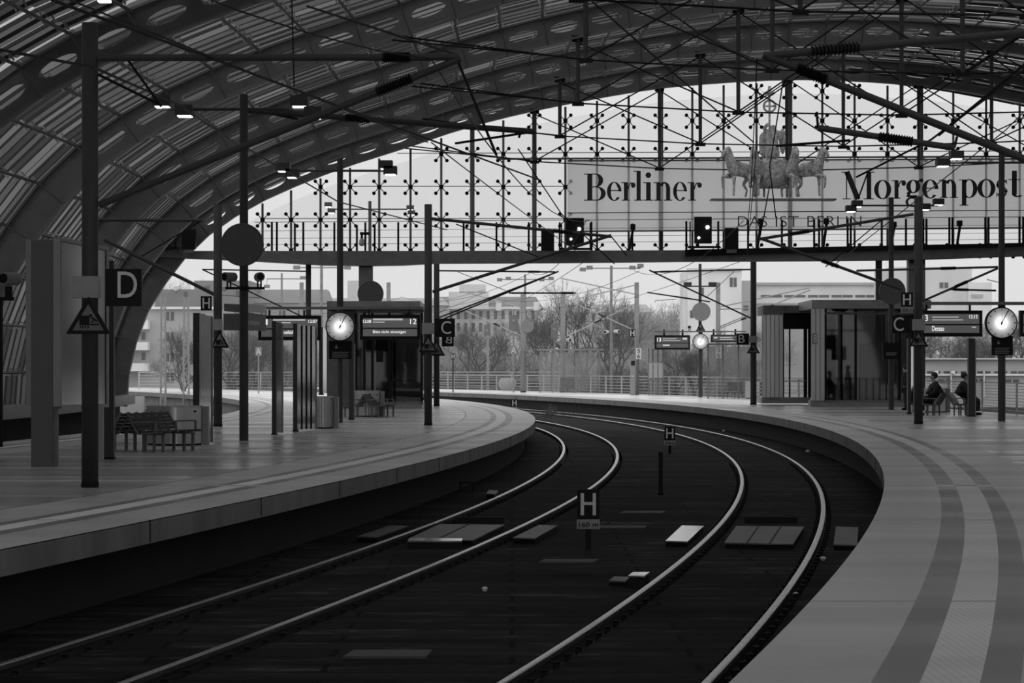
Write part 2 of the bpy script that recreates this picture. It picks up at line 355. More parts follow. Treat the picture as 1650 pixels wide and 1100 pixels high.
for q, Y in enumerate(RY):
    r = thing('roof_arch', f'dark steel roof arch with oval openings, {order[q]} before the open end' if q else 'dark steel roof arch framing the glass end wall', 'roof arch', (roofC(Y), Y, -1), 'steel arches of the hall roof')
    web = MB(); n = 16
    for i in range(NN):
        if i < 6 or i > NN-7:
            for s in (-.05, .05): web.add([Vector(arc(k, o, Y))+Vector((0, s, 0)) for k, o in ((i, .06), (i+1, .06), (i+1, .92), (i, .92))], [(0, 1, 2, 3)])
            continue
        a, b, c, d = [Vector(arc(*t, Y)) for t in ((i, .06), (i+1, .06), (i+1, .92), (i, .92))]
        cen = (a+b+c+d)/4; hx = ((b-a)+(c-d))/4; hy = ((d-a)+(c-b))/4
        ring = []; outer = []
        for j in range(n):
            t = 2*math.pi*j/n+math.pi/4; ring.append(cen+hx*math.cos(t)*.74+hy*math.sin(t)*.42)
            cs, sn = math.cos(t), math.sin(t); m_ = max(abs(cs), abs(sn)); u_, v_ = cs/m_, sn/m_
            outer.append(((a*(1-u_)+b*(1+u_))*(1-v_)+(d*(1-u_)+c*(1+u_))*(1+v_))/4)
        for s in (-.05, .05):
            o_ = Vector((0, s, 0)); web.add([p+o_ for p in outer]+[p+o_ for p in ring], [(j, (j+1) % n, n+(j+1) % n, n+j) for j in range(n)])
        web.add([p+Vector((0, -.05, 0)) for p in ring]+[p+Vector((0, .05, 0)) for p in ring], [(j, (j+1) % n, n+(j+1) % n, n+j) for j in range(n)])
    web.build('arch_web', m_roofrib, r)
    for nm, o0, o1, hw in (('lower_flange', 0, .07, .17), ('upper_flange', .9, .97, .14)):
        fl = MB(); vs = []
        for i in range(NN+1):
            for off, s in ((o0, -1), (o0, 1), (o1, 1), (o1, -1)):
                p = arc(i, off, Y); vs.append((p[0], p[1]+s*hw, p[2]))
        fl.add(vs, [(4*i+j, 4*i+(j+1) % 4, 4*i+4+(j+1) % 4, 4*i+4+j) for i in range(NN) for j in range(4)]); fl.build(nm, m_purlin, r)
    # hanging struts and the flat cable chord below
    c0 = roofC(Y); US = [-12.6, -7.2, -1.7, 4.0, 9.7]; ZB = [10.55, 10.25, 10.15, 10.3, 10.6]
    def under(u): return float(np.interp(u, A[:, 0], A[:, 1]))
    cab = MB(); gus = MB(); ends = [(-17.9, 10.8)]+list(zip(US, ZB))+[(15.2, 10.9)]
    for (u0, z0), (u1, z1) in zip(ends, ends[1:]): cab.tube((c0+u0, Y, z0 if u0 > -17 else under(u0)), (c0+u1, Y, z1 if u1 < 15 else under(u1)), .028, n=5)
    for u, z in zip(US, ZB):
        MB().tube((c0+u, Y, z), (c0+u, Y, under(u)), .065, .08).build('strut', m_mast, r)
        MB().box(c0+u-.2, Y-.06, z-.09, c0+u+.2, Y+.06, z+.04).build('gusset_plate', m_black, r); MB().box(c0+u-.2, Y-.05, under(u)-.12, c0+u+.2, Y+.05, under(u)+.1).build('gusset_plate', m_black, r)
        for du in (-2.8, 2.8):
            if -17 < u+du < 14.5: cab.tube((c0+u, Y, z+.02), (c0+u+2*du, Y, under(u+2*du)), .028, n=5)
    cab.build('bracing_cables', m_black, r)
# the glazed skin: narrow panels with open slots between, nothing over the crown nearer than the fifth arch
YB = [YE+9.0]+RY+[14.0, 1.0, -12.0, -25.0, -38.0]
skin = [MB(), MB(), MB()]; barm = MB(); panes = MB()
for q in range(len(YB)-1):
    ya, yb = YB[q+1], YB[q]; N = 14; pitch = (yb-ya)/N
    for i in range(NN):
        um = A[i, 0]; near = ya < 64 and um < -7.5; right = um > 1.5
        for s_ in range(N):
            y0 = ya+s_*pitch+.05*((i % 3)-1)+random.uniform(-.04, .04)
            if near or right:
                if s_ % 2: continue
                y1 = y0+pitch*2*random.uniform(.78, .92); z0 = z1 = 1.1; e = (.05 if ya < 45 else .075) if near else .02
                barm.add([arc(i, 1.1-e, y0), arc(i+1, 1.1-e, y0), arc(i+1, 1.12, y0), arc(i, 1.12, y0), arc(i, 1.1-e, y0+.05), arc(i+1, 1.1-e, y0+.05), arc(i+1, 1.12, y0+.05), arc(i, 1.12, y0+.05)], [(0,1,2,3),(4,7,6,5),(0,4,5,1)])
                ym = y0+pitch*.9; barm.add([arc(i, 1.0, ym), arc(i+1, 1.0, ym), arc(i+1, 1.1, ym), arc(i, 1.1, ym)], [(0, 1, 2, 3)])
                skin[random.choice((0, 1, 2))].add([arc(i, z0, y0), arc(i+1, z0, y0), arc(i+1, z1, ym), arc(i, z1, ym)], [(0, 1, 2, 3)])
                skin[random.choice((0, 1, 1))].add([arc(i, z0, ym), arc(i+1, z0, ym), arc(i+1, z1, y1), arc(i, z1, y1)], [(0, 1, 2, 3)])
                continue
            y1 = y0+pitch*random.uniform(.36, .5); z0 = random.uniform(1.08, 1.12); z1 = 1.12-random.uniform(.09, .15)
            skin[random.choice((0, 1, 1, 2))].add([arc(i, z0, y0), arc(i+1, z0, y0), arc(i+1, z1, y1), arc(i, z1, y1)], [(0, 1, 2, 3)])
            yb_ = ya+(s_+.62)*pitch
            barm.add([arc(i, .98, yb_), arc(i+1, .98, yb_), arc(i+1, 1.12, yb_), arc(i, 1.12, yb_), arc(i, .98, yb_+.05), arc(i+1, .98, yb_+.05), arc(i+1, 1.12, yb_+.05), arc(i, 1.12, yb_+.05)], [(0,1,2,3),(4,7,6,5),(0,4,5,1),(2,6,7,3)])
        panes.add([arc(i, 1.16, ya), arc(i+1, 1.16, ya), arc(i+1, 1.16, yb), arc(i, 1.16, yb)], [(0, 1, 2, 3)])
ceil = struct(barm.build('ceiling', mat('roof bar steel', .025, .6)), 'vaulted glass roof of narrow panels between the arches')
for k, v in enumerate((.14, .3, .5)): skin[k].build('solar_panels', mat('solar panel %d' % k, v, .45, 0, .3, .8, trans=.3, spec=.4), ceil)
panes.build('roof_glazing', glass('roof glass', .92, 0), ceil)
# longitudinal purlins with bolt heads, one run per node line
for i in range(1, NN):
    pu = MB(); bo = MB()
    for q in range(1, len(YB)-1):
        ya, yb = YB[q+1], YB[q]
        if ya < 10: continue
        if ya < 70 and -9 < A[i, 0] < 12: continue
        p, p2 = Vector(arc(i, .86, ya+.1)), Vector(arc(i, .86, yb-.1)); pu.tube(p, p2, .045, n=5)
        pu.tube(arc(i, .0, yb-.15), arc(i, .9, yb-.9), .03, n=4)
        if abs(p.x) < 40:
            for t in range(1, 10):
                for s in (-1, 1):
                    c = p.lerp(p2, (t+.1*s)/10); nx = Vector((NRM[i, 0], 0, NRM[i, 1])); tx = Vector((T[i, 0], 0, T[i, 1]))
                    bo.tube(c+tx*.1*s-nx*.02, c+tx*.1*s+nx*.2, .03, n=4)
    if pu.v:
        o = pu.build('purlin', m_purlin, ceil)
        if bo.v: o2 = bo.build('glazing_clamps', m_bolt, o); o2['kind'] = 'stuff'
# gutter ledge and low wall along the left foot of the vault
mb = MB(); vs = []
yl = YS(-38, YE, 4)
for Y in yl:
    x = roofC(Y)+A[0, 0]
    vs += [(x-.1, Y, .1), (x+.35, Y, .1), (x+.35, Y, .5), (x-.1, Y, .5)]
mb.add(vs, [(4*i+j, 4*i+(j+1) % 4, 4*i+4+(j+1) % 4, 4*i+4+j) for i in range(len(yl)-1) for j in range(4)]+[(0, 1, 2, 3)])
struct(mb.build('trim_1', m_galv), 'pale ledge along the foot of the vault')
mb = MB(); vs = []
for Y in yl:
    x = roofC(Y)+A[0, 0]; vs += [(x-.6, Y, -1), (x-.3, Y, -1), (x-.3, Y, .1), (x-.6, Y, .1)]
mb.add(vs, [(4*i+j, 4*i+(j+1) % 4, 4*i+4+(j+1) % 4, 4*i+4+j) for i in range(len(yl)-1) for j in range(4)])
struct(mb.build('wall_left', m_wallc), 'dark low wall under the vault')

# ---------------------------------------------------------------- glass end wall
GX = [423,469,516.5,564,611,661.5,711,761,811,861,911,962,1013,1065,1115.5,1166,1219,1273,1325,1377,1430,1484,1536,1589,1643,1697,1750,1804]
rows = [403, 353, 300, 247, 193, 145]
Yg = YE+.75
def arch_px(x):
    u = (x-825)*YE/F-roofC(YE); return HZ-(under(u)-EYE)*F/YE
def wz(x): return EYE+(HZ-arch_px(x))*YE/F
win = MB(); xs_ = [345+i*25 for i in range(0, 62)]; vs = []
for x in xs_:
    p = W(x, 403, Yg); zt = max(wz(x)-.52, p.z+.02); vs += [(p.x, Yg, p.z), (p.x, Yg, zt)]
win.add(vs, [(2*i, 2*i+1, 2*i+3, 2*i+2) for i in range(len(xs_)-1)])
wn1 = struct(win.build('window_1', m_wallglass), 'large glazed end wall of the hall')
sp0 = None
for x in GX:
    zt = wz(x)-.05; b = W(x, 404, YE+.45); thick = x in (761, 861, 1065, 1273, 1484)
    zt = max(zt, b.z+.3)
    mu = MB().tube((b.x, YE+.45, b.z), (b.x, YE+.45, zt), .1 if thick else .05).build('mullion', m_steel, wn1)
    for y in rows:
        z = EYE+(HZ-y)*YE/F
        if z > zt-.3 or (x > 915 and 260 < y < 372): continue
        if sp0 is None:
            s = MB(); s.box(-.09, -.06, -.09, .09, .1, .09)
            for a in (-1, 1):
                for c in (-1, 1):
                    s.tube((0, 0, 0), (a*.24, .2, c*.26), .02, n=5); s.tube((a*.24, .17, c*.26), (a*.24, .27, c*.26), .08, n=10)
            sp0 = s.build('spider_fitting', m_black); o = sp0
        else: o = sp0.copy(); COL.objects.link(o)
        o.parent = mu; o.location = (b.x, YE+.45, z)
tr = MB()
for y, x0, x1 in ((256, 800, 1650), (300, 565, 915), (352, 420, 915), (247, 640, 1650)):
    a, b = W(x0, y, YE+.45), W(x1, y-(4 if x1 > 1600 else 0), YE+.45); tr.tube(a, b, .045 if y == 256 else .018, n=5)
tr.build('transom', m_steel, wn1)

# gantry beam carrying the wall, with its walkway
gb = thing('walkway_gantry', 'long dark steel walkway gantry crossing the hall below the glass wall', 'gantry', W(600, 428, YE-.3))
pp = [(235,404),(700,404),(1100,403),(1650,393),(1900,388),(1900,412),(1650,412),(1480,418),(1300,420),(1104,421),(900,423),(700,424),(650,427),(590,428),(520,427),(400,420),(235,413)]
MB().prism([W(x, y, YE-.3) for x, y in pp], (0, .9, 0)).build('beam', m_steel, gb)
MB().prism([W(x, y, YE-.45) for x, y in [(1104,413),(1104,402),(1900,386),(1900,390)]], (0, .15, 0)).build('edge_flange', m_black, gb)
PXS = [(438,358),(446,358),(475,360),(488.6,358),(538.7,358),(575,362),(588.6,358),(603.6,362),(641.7,358),(747,358),(800,358),(852,358),(902,358),(953,357),(1019,360),(1065,372),(1106,356),(1157.5,356),(1205.5,354),(1260,354),(1312,353),(1320,353),(1366,352),(1371,352),(1421,352),(1460,352),(1488,352),(1493,352),(1530,350),(1535,350),(1588,350),(1593,350),(1643,349),(1649,349)]
for x, y in PXS: MB().rect(x-1.6, y, x+1.6, 405, YE-.25, .09).build('railing_post', m_black, gb)
rl = MB()
for ya_, yb_ in ((358, 349), (372, 362), (384, 375), (394, 385)): rl.tube(W(410, ya_, YE-.2), W(1690, yb_, YE-.2), .02 if ya_ == 358 else .012, n=4)
rl.build('railing_wires', m_steel, gb)
# small fittings on the walkway
for x, y, l in ((1226, 352, 'small spotlight on a raking stand on the walkway left of the word BERLIN'), (1332, 352, 'small spotlight on a raking stand on the walkway below the word IST BERLIN'),
                (1441, 357, 'small spotlight on a raking stand on the walkway beside the thick right pole'), (1547, 355, 'small spotlight on a raking stand at the right of the walkway'), (1020, 361, 'small spotlight on a raking stand below the word Berliner')):
    t = thing('spotlight', l, 'spotlight', W(x-5, 402, YE-.5), 'spotlights on the walkway')
    MB().tube(W(x-6, 402, YE-.5), W(x, y+8, YE-.5), .06).build('stand', m_black, t)
    MB().rect(x-4, y, x+4, y+9, YE-.6, .3).build('lamp_head', m_black, t)
t = thing('dome_camera', 'white hanging dome camera on a short arm above the gantry', 'camera', W(583, 395, YE-.9))
MB().tube(W(580, 376, YE-.9), W(596, 376, YE-.9), .06).tube(W(583, 376, YE-.9), W(583, 386, YE-.9), .05).build('arm', m_black, t)
MB().lathe(W(583, 391, YE-.9), [(.01, -.15), (.1, -.12), (.12, 0), (.1, .15), (.03, .2)], 14).build('dome', m_pale, t, True)

# far platform lamps seen through the glass and lamp posts
def lamp_post(label, x, ytop, ybase, Y, heads, army, r=.07, grp='tall lamp posts along the platforms', lit=True, m=None):
    m = m or m_mast
    t = thing('lamp_post', label, 'lamp post', W(x, ybase, Y), grp)
    MB().tube(W(x, ybase, Y), W(x, ytop, Y), r, r*.9, n=12).build('pole', m, t)
    xs = [h[0] for h in heads]
    MB().tube(W(min(xs), army, Y), W(max(xs), army, Y), .035).build('cross_arm', m, t)
    for hx, hy in heads:
        s = F/Y
        hw = .2; p = W(hx, hy, Y)
        h = MB().box(p.x-hw, Y-.25, p.z+.0, p.x+hw, Y+.25, p.z+.24).tube((p.x, Y, p.z+.1), (p.x, Y, W(hx, army, Y).z), .02).build('lamp_head', m, t)
        if lit: MB().box(p.x-hw*.75, Y-.2, p.z-.02, p.x+hw*.75, Y+.2, p.z+.001).build('lamp_lens', m_lamp, h)
lamp_post('tall lamp post carrying the large round mirror; lit heads left and right', 393, 152, 710, PY(710), [(262,172),(298,187),(483,172),(505,190)], 176, r=.105)
lamp_post('slim lamp post above the left station clock, pairs of lamp heads on a high arm', 548, 255, 508, 81.5, [(457,276),(472,286),(622,272),(629,281)], 275, r=.1)
lamp_post('lamp post beyond the glass wall above the gantry, left of the middle', 596, 324, 640, 150, [(529,333),(534,343),(661,338),(663,346)], 337, r=.1)
lamp_post('lamp post in front of the word Morgenpost with four lit heads on a cross arm', 1436, 318, 660, PY(660), [(1371,341),(1381,333),(1490,338),(1512,330)], 331, r=.11)
lamp_post('lamp post carrying the right station clock, twin lamp heads high at its left', 1614, 245, 500, 84.4, [(1519,268),(1541,256),(1700,262),(1715,270)], 262, r=.1)
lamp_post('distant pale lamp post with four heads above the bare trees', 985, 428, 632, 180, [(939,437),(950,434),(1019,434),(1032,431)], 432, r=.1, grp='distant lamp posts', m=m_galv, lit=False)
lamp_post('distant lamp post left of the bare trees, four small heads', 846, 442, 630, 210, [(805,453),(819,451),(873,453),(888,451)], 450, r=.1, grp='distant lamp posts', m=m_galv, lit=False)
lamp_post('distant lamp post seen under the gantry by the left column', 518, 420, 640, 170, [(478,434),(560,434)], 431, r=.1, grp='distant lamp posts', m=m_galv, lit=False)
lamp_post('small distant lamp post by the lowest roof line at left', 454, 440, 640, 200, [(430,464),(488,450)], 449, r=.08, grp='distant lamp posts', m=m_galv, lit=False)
lamp_post('lamp post with round mirror seen under the gantry, right of middle', 1128, 425, 640, 145, [(1108,462),(1148,462)], 461, r=.09, grp='distant lamp posts', lit=False)
# lamps whose posts stand out of sight: the one at the very top
t = thing('hanging_lamp', 'lit lamp head at the very top left edge above the vault', 'lamp', W(166, 0, 60)); MB().rect(155, -9, 178, -2, 60, .4).build('housing', m_mast, t); MB().rect(157, -2, 176, 2, 60.05, .3).build('lamp_lens', m_lamp, t)

# ---------------------------------------------------------------- masts, signs
def mast(label, x, base, top, wpx, band=None, round_=True, Yq=None, m=None, grp='dark catenary masts on the platforms', bandx=None):
    Y = Yq or PY(base); t = thing('catenary_mast', label, 'mast', W(x, base, Y), grp); r = wpx/2*Y/F
    MB().tube(W(x, base, Y), W(x, top, Y), r, r*.97, n=20).build('pole', m or m_mast, t, True)
    MB().lathe(W(x, base, Y), [(r*1.08, -.02), (r*1.08, .06), (r*1.02, .08)], 20).build('foot_ring', m_black, t)
    if band:
        b0, b1 = bandx or (x-wpx*.75, x+wpx*.55)
        p, q = W(b0, band[0], Y), W(b1, band[1], Y)
        MB().box(p.x, Y-r*1.25, q.z, q.x, Y+r*1.1, p.z).build('junction_box', m_sign, t)
    return Y
Ym1 = mast('tall dark catenary mast closest to the camera, beside the letter D sign', 145, 785, 37, 27, (445, 480), bandx=(119, 160))
Ym2 = mast('dark catenary mast behind the round mirror post on the left platform', 351, 687, 328, 14, (514, 532), bandx=(340, 358))
Ym3 = mast('dark catenary mast beside the left letter C sign', 690, 685, 329, 12.5, (520, 538), bandx=(680, 699))
Ym4 = mast('slimmer dark catenary mast just right of the left letter C sign', 703.5, 654, 425, 9.5, None)
Ym5 = mast('dark catenary mast beside the small letter B sign', 1214, 652, 418, 10, (541, 552), bandx=(1206, 1220))
Ym6 = mast('thick dark catenary mast beside the letter C sign on the right platform', 1480, 683, 318, 14, (514, 532), bandx=(1471, 1490))
mast('catenary mast on the right platform whose long bracket reaches over the right track', 1790, 785, 37, 27, None)
for x, b, tp, wd, l in ((497, 640, 425, 9, 'dark column under the gantry behind the left departure board'), (1416, 650, 420, 11, 'dark column under the gantry by the right lift tower')):
    mast(l, x, b, tp, wd, None, Yq=YE+.2, grp='columns under the gantry')
t = thing('gantry_column', 'broad dark column carrying the gantry above the left lift tower', 'column', W(589, 650, YE))
MB().rect(578, 424, 600, 655, YE-.1, .6).build('shaft', m_steel, t); MB().rect(580, 424, 598, 430, YE-.2, .1).build('bearing', m_black, t)
t = thing('gantry_column', 'broad dark column carrying the gantry directly behind the thick right mast', 'column', W(1478, 650, YE))
MB().rect(1464, 417, 1491, 655, YE-.1, .6).build('shaft', m_steel, t); MB().rect(1466, 417, 1489, 424, YE-.2, .1).build('bearing', m_black, t)
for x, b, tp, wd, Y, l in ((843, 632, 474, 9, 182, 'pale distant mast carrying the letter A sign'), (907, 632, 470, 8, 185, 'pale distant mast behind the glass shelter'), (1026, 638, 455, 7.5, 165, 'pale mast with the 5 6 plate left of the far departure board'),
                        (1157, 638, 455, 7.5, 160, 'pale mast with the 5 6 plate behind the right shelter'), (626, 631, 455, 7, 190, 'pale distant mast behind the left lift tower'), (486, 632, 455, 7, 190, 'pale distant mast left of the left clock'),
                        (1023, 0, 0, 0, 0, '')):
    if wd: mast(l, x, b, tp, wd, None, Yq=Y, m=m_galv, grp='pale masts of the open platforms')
def letter_sign(ch, x0, y0, x1, y1, Y, label, lx=None, mirror=False, name='platform_letter_sign', cat='sign'):
    t = thing(name, label, cat, W((x0+x1)/2, y1, Y))
    MB().rect(x0, y0, x1, y1, Y, .12).build('panel', m_black, t)
    w_, h_ = x1-x0, y1-y0; a = lx or (x0+w_*.3, y0+h_*.17, x0+w_*.82, y1-h_*.23)
    text(ch, a[0], a[1], a[2], a[3], Y, m_letter, t, 'letter', mirror); return t
letter_sign('D', 170, 433, 228, 493, Ym1-.1, 'square black sign with white letter D on the nearest mast', (189.5, 437.5, 221, 479.5))
letter_sign('C', 701, 513, 733, 543, Ym3-.1, 'black sign with white letter C on the left mid-distance mast', (711, 517, 727, 538))
letter_sign('B', 712, 540, 731, 558, Ym4-.1, 'black sign with a mirrored white letter B just below the left C sign', (718, 542, 728, 553), True)
letter_sign('C', 1437, 508, 1467, 537, Ym6-.1, 'black sign with white letter C on the right platform mast', (1440, 511, 1456, 533))
letter_sign('B', 1187, 537, 1207, 555, Ym5-.1, 'black sign with white letter B on the mast before the right lift tower', (1190, 539, 1200, 552))
for x, y, Y, l in ((827.5, 564, 181, 'small white letter A on the distant mast by the planter bowl'), (416.5, 566, 168, 'small white letter A beyond the left platform by the lamp pole'), (920, 563, 184, 'small white letter A above the glass shelter roof')):
    t = thing('platform_letter_sign', l, 'sign', W(x, y+6, Y)); MB().rect(x-5, y-7, x+5, y+7, Y, .05).build('panel', m_galv, t); MB().rect(x-1, y+7, x+1, 634, Y+.02, .04).build('post', m_galv, t); text('A', x-4, y-5, x+4, y+5, Y-.02, m_white, t, 'letter')
def stop_sign(label, x0, y0, x1, y1, Y, plate=None, post=None, plab=''):
    t = thing('stop_board', label, 'railway sign', W((x0+x1)/2, post or y1, Y), 'black H stop boards')
    MB().rect(x0, y0, x1, y1, Y, .03).build('panel', m_black, t); w_, h_ = x1-x0, y1-y0
    hb = MB(); st = w_*.145
    hb.rect(x0+w_*.16, y0+h_*.13, x0+w_*.16+st, y1-h_*.13, Y-.012, .012).rect(x1-w_*.16-st, y0+h_*.13, x1-w_*.16, y1-h_*.13, Y-.012, .012).rect(x0+w_*.16+st, y0+h_*.43, x1-w_*.16-st, y0+h_*.43+st*.9, Y-.012, .012)
    hb.build('letter', m_letter, t)
    if plate:
        MB().rect(x0-.5, y1+.6, x1+.5, plate, Y, .03).build('distance_plate', m_sign, t)
        if plab: text(plab, x0+w_*.08, y1+(plate-y1)*.3, x1-w_*.06, plate-(plate-y1)*.22, Y, m_black, t, 'distance_lettering')
    if post: MB().rect((x0+x1)/2-w_*.13, plate or y1, (x0+x1)/2+w_*.13, post, Y+.04, .06).build('post', m_black, t)
stop_sign('H board with 160 m plate standing between the tracks in the foreground', 930, 788, 966, 836, TY(885), 852, 886, '160 m')
stop_sign('H board with 210 m plate between the tracks in the middle distance', 1070.5, 687, 1088, 709, TY(731), 717.5, 731, '210 m')
stop_sign('H board with 220 m plate above the right letter C sign', 1452, 471, 1471, 494, Ym6-.3, 504, None, '220 m')
stop_sign('small H board beside the left mast with the junction box', 323.5, 477, 341, 500, Ym2-.2)
stop_sign('tiny H board low at the tip of the left platform curve', 824, 643, 834, 655, 150, 657.5, 664, '')
stop_sign('small H board on the pale mast left of the far departure board', 1014, 530, 1024, 543, 164.9)
stop_sign('tiny H board on a thin pale post at the far fence', 726.5, 569, 733.5, 579, 178, None, 632)
def tri_sign(label, cx, top, bot, hw, Y):
    t = thing('warning_sign', label, 'warning sign', W(cx, bot, Y), 'triangular warning signs on the masts')
    MB().prism([W(cx-hw, bot, Y), W(cx+hw, bot, Y), W(cx, top, Y)], (0, .06, 0)).build('border', m_black, t)
    k = .70; cy = bot-(bot-top)*.33
    MB().prism([W(cx-hw*k, cy+(bot-cy)*k, Y-.008), W(cx+hw*k, cy+(bot-cy)*k, Y-.008), W(cx, cy-(cy-top)*k, Y-.008)], (0, .007, 0)).build('face', m_tri, t)
    s = hw/35; pc = MB(); yy = bot-14*s
    pc.rect(cx-14*s, yy-15*s, cx+2*s, yy, Y-.016, .007); pc.rect(cx+3*s, yy-2*s, cx+17*s, yy, Y-.016, .007)
    pc.tube(W(cx+5*s, yy-12*s, Y-.012), W(cx+14*s, yy-6*s, Y-.012), .012).tube(W(cx+9*s, yy-8*s, Y-.012), W(cx+5*s, yy-4*s, Y-.012), .009).lathe(W(cx+4*s, yy-15*s, Y-.012), [(.022, -.004), (.022, .004)], 8, 'y')
    for i in range(4): pc.rect(cx-(13-4*i)*s, yy+1*s, cx-(11-4*i)*s, yy+5*s, Y-.016, .007)
    pc.build('pictogram', m_black, t)
tri_sign('large triangular warning sign with train pictogram on the nearest mast', 142, 478, 538, 36, Ym1-.3)
tri_sign('triangular warning sign on the mast beside the round mirror post', 354, 531, 560, 15, Ym2-.25)
tri_sign('triangular warning sign on the mast beside the left C sign', 690, 538, 567, 15.5, Ym3-.25)
tri_sign('triangular warning sign partly hidden behind the left C mast', 703, 546, 573, 14, Ym4-.2)
tri_sign('triangular warning sign on the mast below the small B sign', 1214, 551, 569, 11, Ym5-.2)
tri_sign('triangular warning sign on the thick right mast below its grey box', 1480, 532, 558, 16, Ym6-.25)
tri_sign('small triangular warning sign between the round mirror and the far clock', 1129, 518, 534, 8, 144.7)

def mirror(label, x, y, rpx, Y, m=None):
    t = thing('round_mirror', label, 'mirror', W(x, y, Y), 'round platform mirrors seen from behind'); r = rpx*Y/F; c = W(x, y, Y-.25)
    MB().lathe(c, [(r*.96, .14), (r, .1), (r, .02), (r*.95, 0), (r*.9, .012)], 40, 'y').build('back_shell', m or mat('mirror back', .075, .5), t)
    MB().tube(c+Vector((0, .12, 0)), c+Vector((0, .3, 0)), .06).build('bracket', m_black, t)
    if rpx < 12: MB().tube(c+Vector((-.35, .25, 0)), c+Vector((0, .25, 0)), .04).build('arm', m_black, t)
mirror('large round mirror seen from behind on the left lamp post', 390, 394, 34.5, PY(710))
mirror('round mirror half hidden by the gantry column above the left lift tower', 597, 473, 21, YE-.5)
mirror('round mirror on the lamp post before the right lift tower roof', 1438, 469, 21.5, PY(660))
mirror('round mirror above the far station clock', 1130, 502, 15, 145, m_sign)
mirror('small pale round mirror beyond the letter A mast', 850, 525, 10.5, 182, m_galv)

def clock(label, x, y, rpx, Y, base, notice=None, e=1.0, w_=10):
    t = thing('station_clock', label, 'clock', W(x, base, Y)); r = rpx*Y/F; c = W(x, y, Y-.36)
    MB().tube(W(x, base, Y), W(x, y-rpx*1.3, Y), w_/2*Y/F, n=14).build('pole', m_mast, t)
    D = .19; MB().tube(c+Vector((0, D, 0)), c+Vector((0, .36, 0)), .08).build('bracket', m_black, t)
    MB().lathe(c, [(r*.95, 0), (r, -.01), (r*1.03, .01), (r*1.03, D+.04), (.03, D+.04), (.03, D+.02), (r*.97, D+.02), (r*.97, .01)], 40, 'y', caps=False).build('case', m_black, t)
    MB().add([c+Vector((r*.96*math.cos(a*math.pi/20), 0, r*.96*math.sin(a*math.pi/20))) for a in range(40)], [tuple(range(40))]).build('dial', mat('opal clock dial', .8, .5, trans=.6), t)
    li = bpy.data.lights.new('clock_lamp', 'POINT'); li.energy = 5.5*(r/.45)**2; li.shadow_soft_size = .03; lo = bpy.data.objects.new('clock_lamp', li); COL.objects.link(lo); lo.parent = t; lo.location = c+Vector((0, D*.85, 0))-t.location
    tk = MB()
    for i in range(12):
        a = math.pi/6*i; d = Vector((math.sin(a), 0, math.cos(a))); o_ = Vector((0, -.02, 0)); tk.bar(c+d*r*.78+o_, c+d*r*.92+o_, .012, r*.045)
    tk.build('hour_marks', m_black, t)
    for nm, ang, ln, wd in (('hour_hand', .035, .55, .075), ('minute_hand', .48, .86, .055)):
        d = Vector((math.sin(ang), 0, math.cos(ang))); MB().bar(c-d*r*.15+Vector((0, -.03, 0)), c+d*r*ln+Vector((0, -.03, 0)), .01, r*wd).build(nm, m_black, t)
    MB().lathe(c+Vector((0, -.03, 0)), [(r*.07, -.01), (r*.07, .02)], 12, 'y').build('hub', m_black, t)
    if notice:
        MB().rect(*notice, Y-.15, .06).build('notice_board', m_black, t); x0, y0, x1, y1 = notice; ln = MB()
        for i in range(4): ln.rect(x0+(x1-x0)*.15, y0+(y1-y0)*(.62+.09*i), x1-(x1-x0)*(.15+.05*(i % 2)), y0+(y1-y0)*(.65+.09*i), Y-.165, .012)
        ln.prism([W(x0+(x1-x0)*.25, y0+(y1-y0)*.42, Y-.16), W(x0+(x1-x0)*.4, y0+(y1-y0)*.42, Y-.16), W(x0+(x1-x0)*.32, y0+(y1-y0)*.2, Y-.16)], (0, .008, 0)); ln.build('notice_lettering', m_sign, t)
clock('lit round station clock on a pole by the left departure boards', 548, 526, 23, 81.5, 681, (530, 549, 567, 578), 1, 9)
clock('lit round station clock on a pole at the far right', 1614, 520, 25, 84.4, 678, (1598, 541, 1632, 572), 1, 12)
clock('small bright distant clock under a round mirror, beside the small number 13 board', 1129, 550, 12.5, 145, 640, None, 1, 6)
t = thing('notice_board', 'small dark notice board on the pole before the right lift tower', 'notice board', W(1436, 578, PY(660)-.2)); MB().rect(1423, 552, 1450, 578, PY(660)-.3, .1).build('panel', m_black, t)
MB().rect(1428, 568, 1445, 569, PY(660)-.32, .01).rect(1428, 571, 1443, 572, PY(660)-.32, .01).build('lettering', m_sign, t)

# ---------------------------------------------------------------- departure boards
def board(label, x0, y0, x1, y1, Y, items, bars=(), beam=None, hang=()):
    t = thing('departure_board', label, 'departure board', W((x0+x1)/2, y1, Y))
    MB().rect(x0, y0, x1, y1, Y, .3).build('housing', m_black, t); w_, h_ = x1-x0, y1-y0
    MB().rect(x0+w_*.05, y0+h_*.14, x1-w_*.05, y0+h_*.52, Y-.01, .01).rect(x0+w_*.05, y0+h_*.57, x1-w_*.05, y1-h_*.14, Y-.01, .01).build('screen', m_screen, t)
    for s, a in items: text(s, a[0], a[1], a[2], a[3], Y-.015, m_scrtxt, t, 'screen_text')
    b = MB()
    for a in bars: b.rect(a[0], a[1], a[2], a[3], Y-.02, .01)
    if bars: b.build('screen_band', m_scrband, t)
    for x in hang: MB().rect(x-1.5, y0-9, x+1.5, y0, Y+.1, .08).build('hanger', m_black, t)
    if beam: MB().rect(*beam, Y+.08, .4).build('support_beam', m_steel, t)
YB1 = 80.5
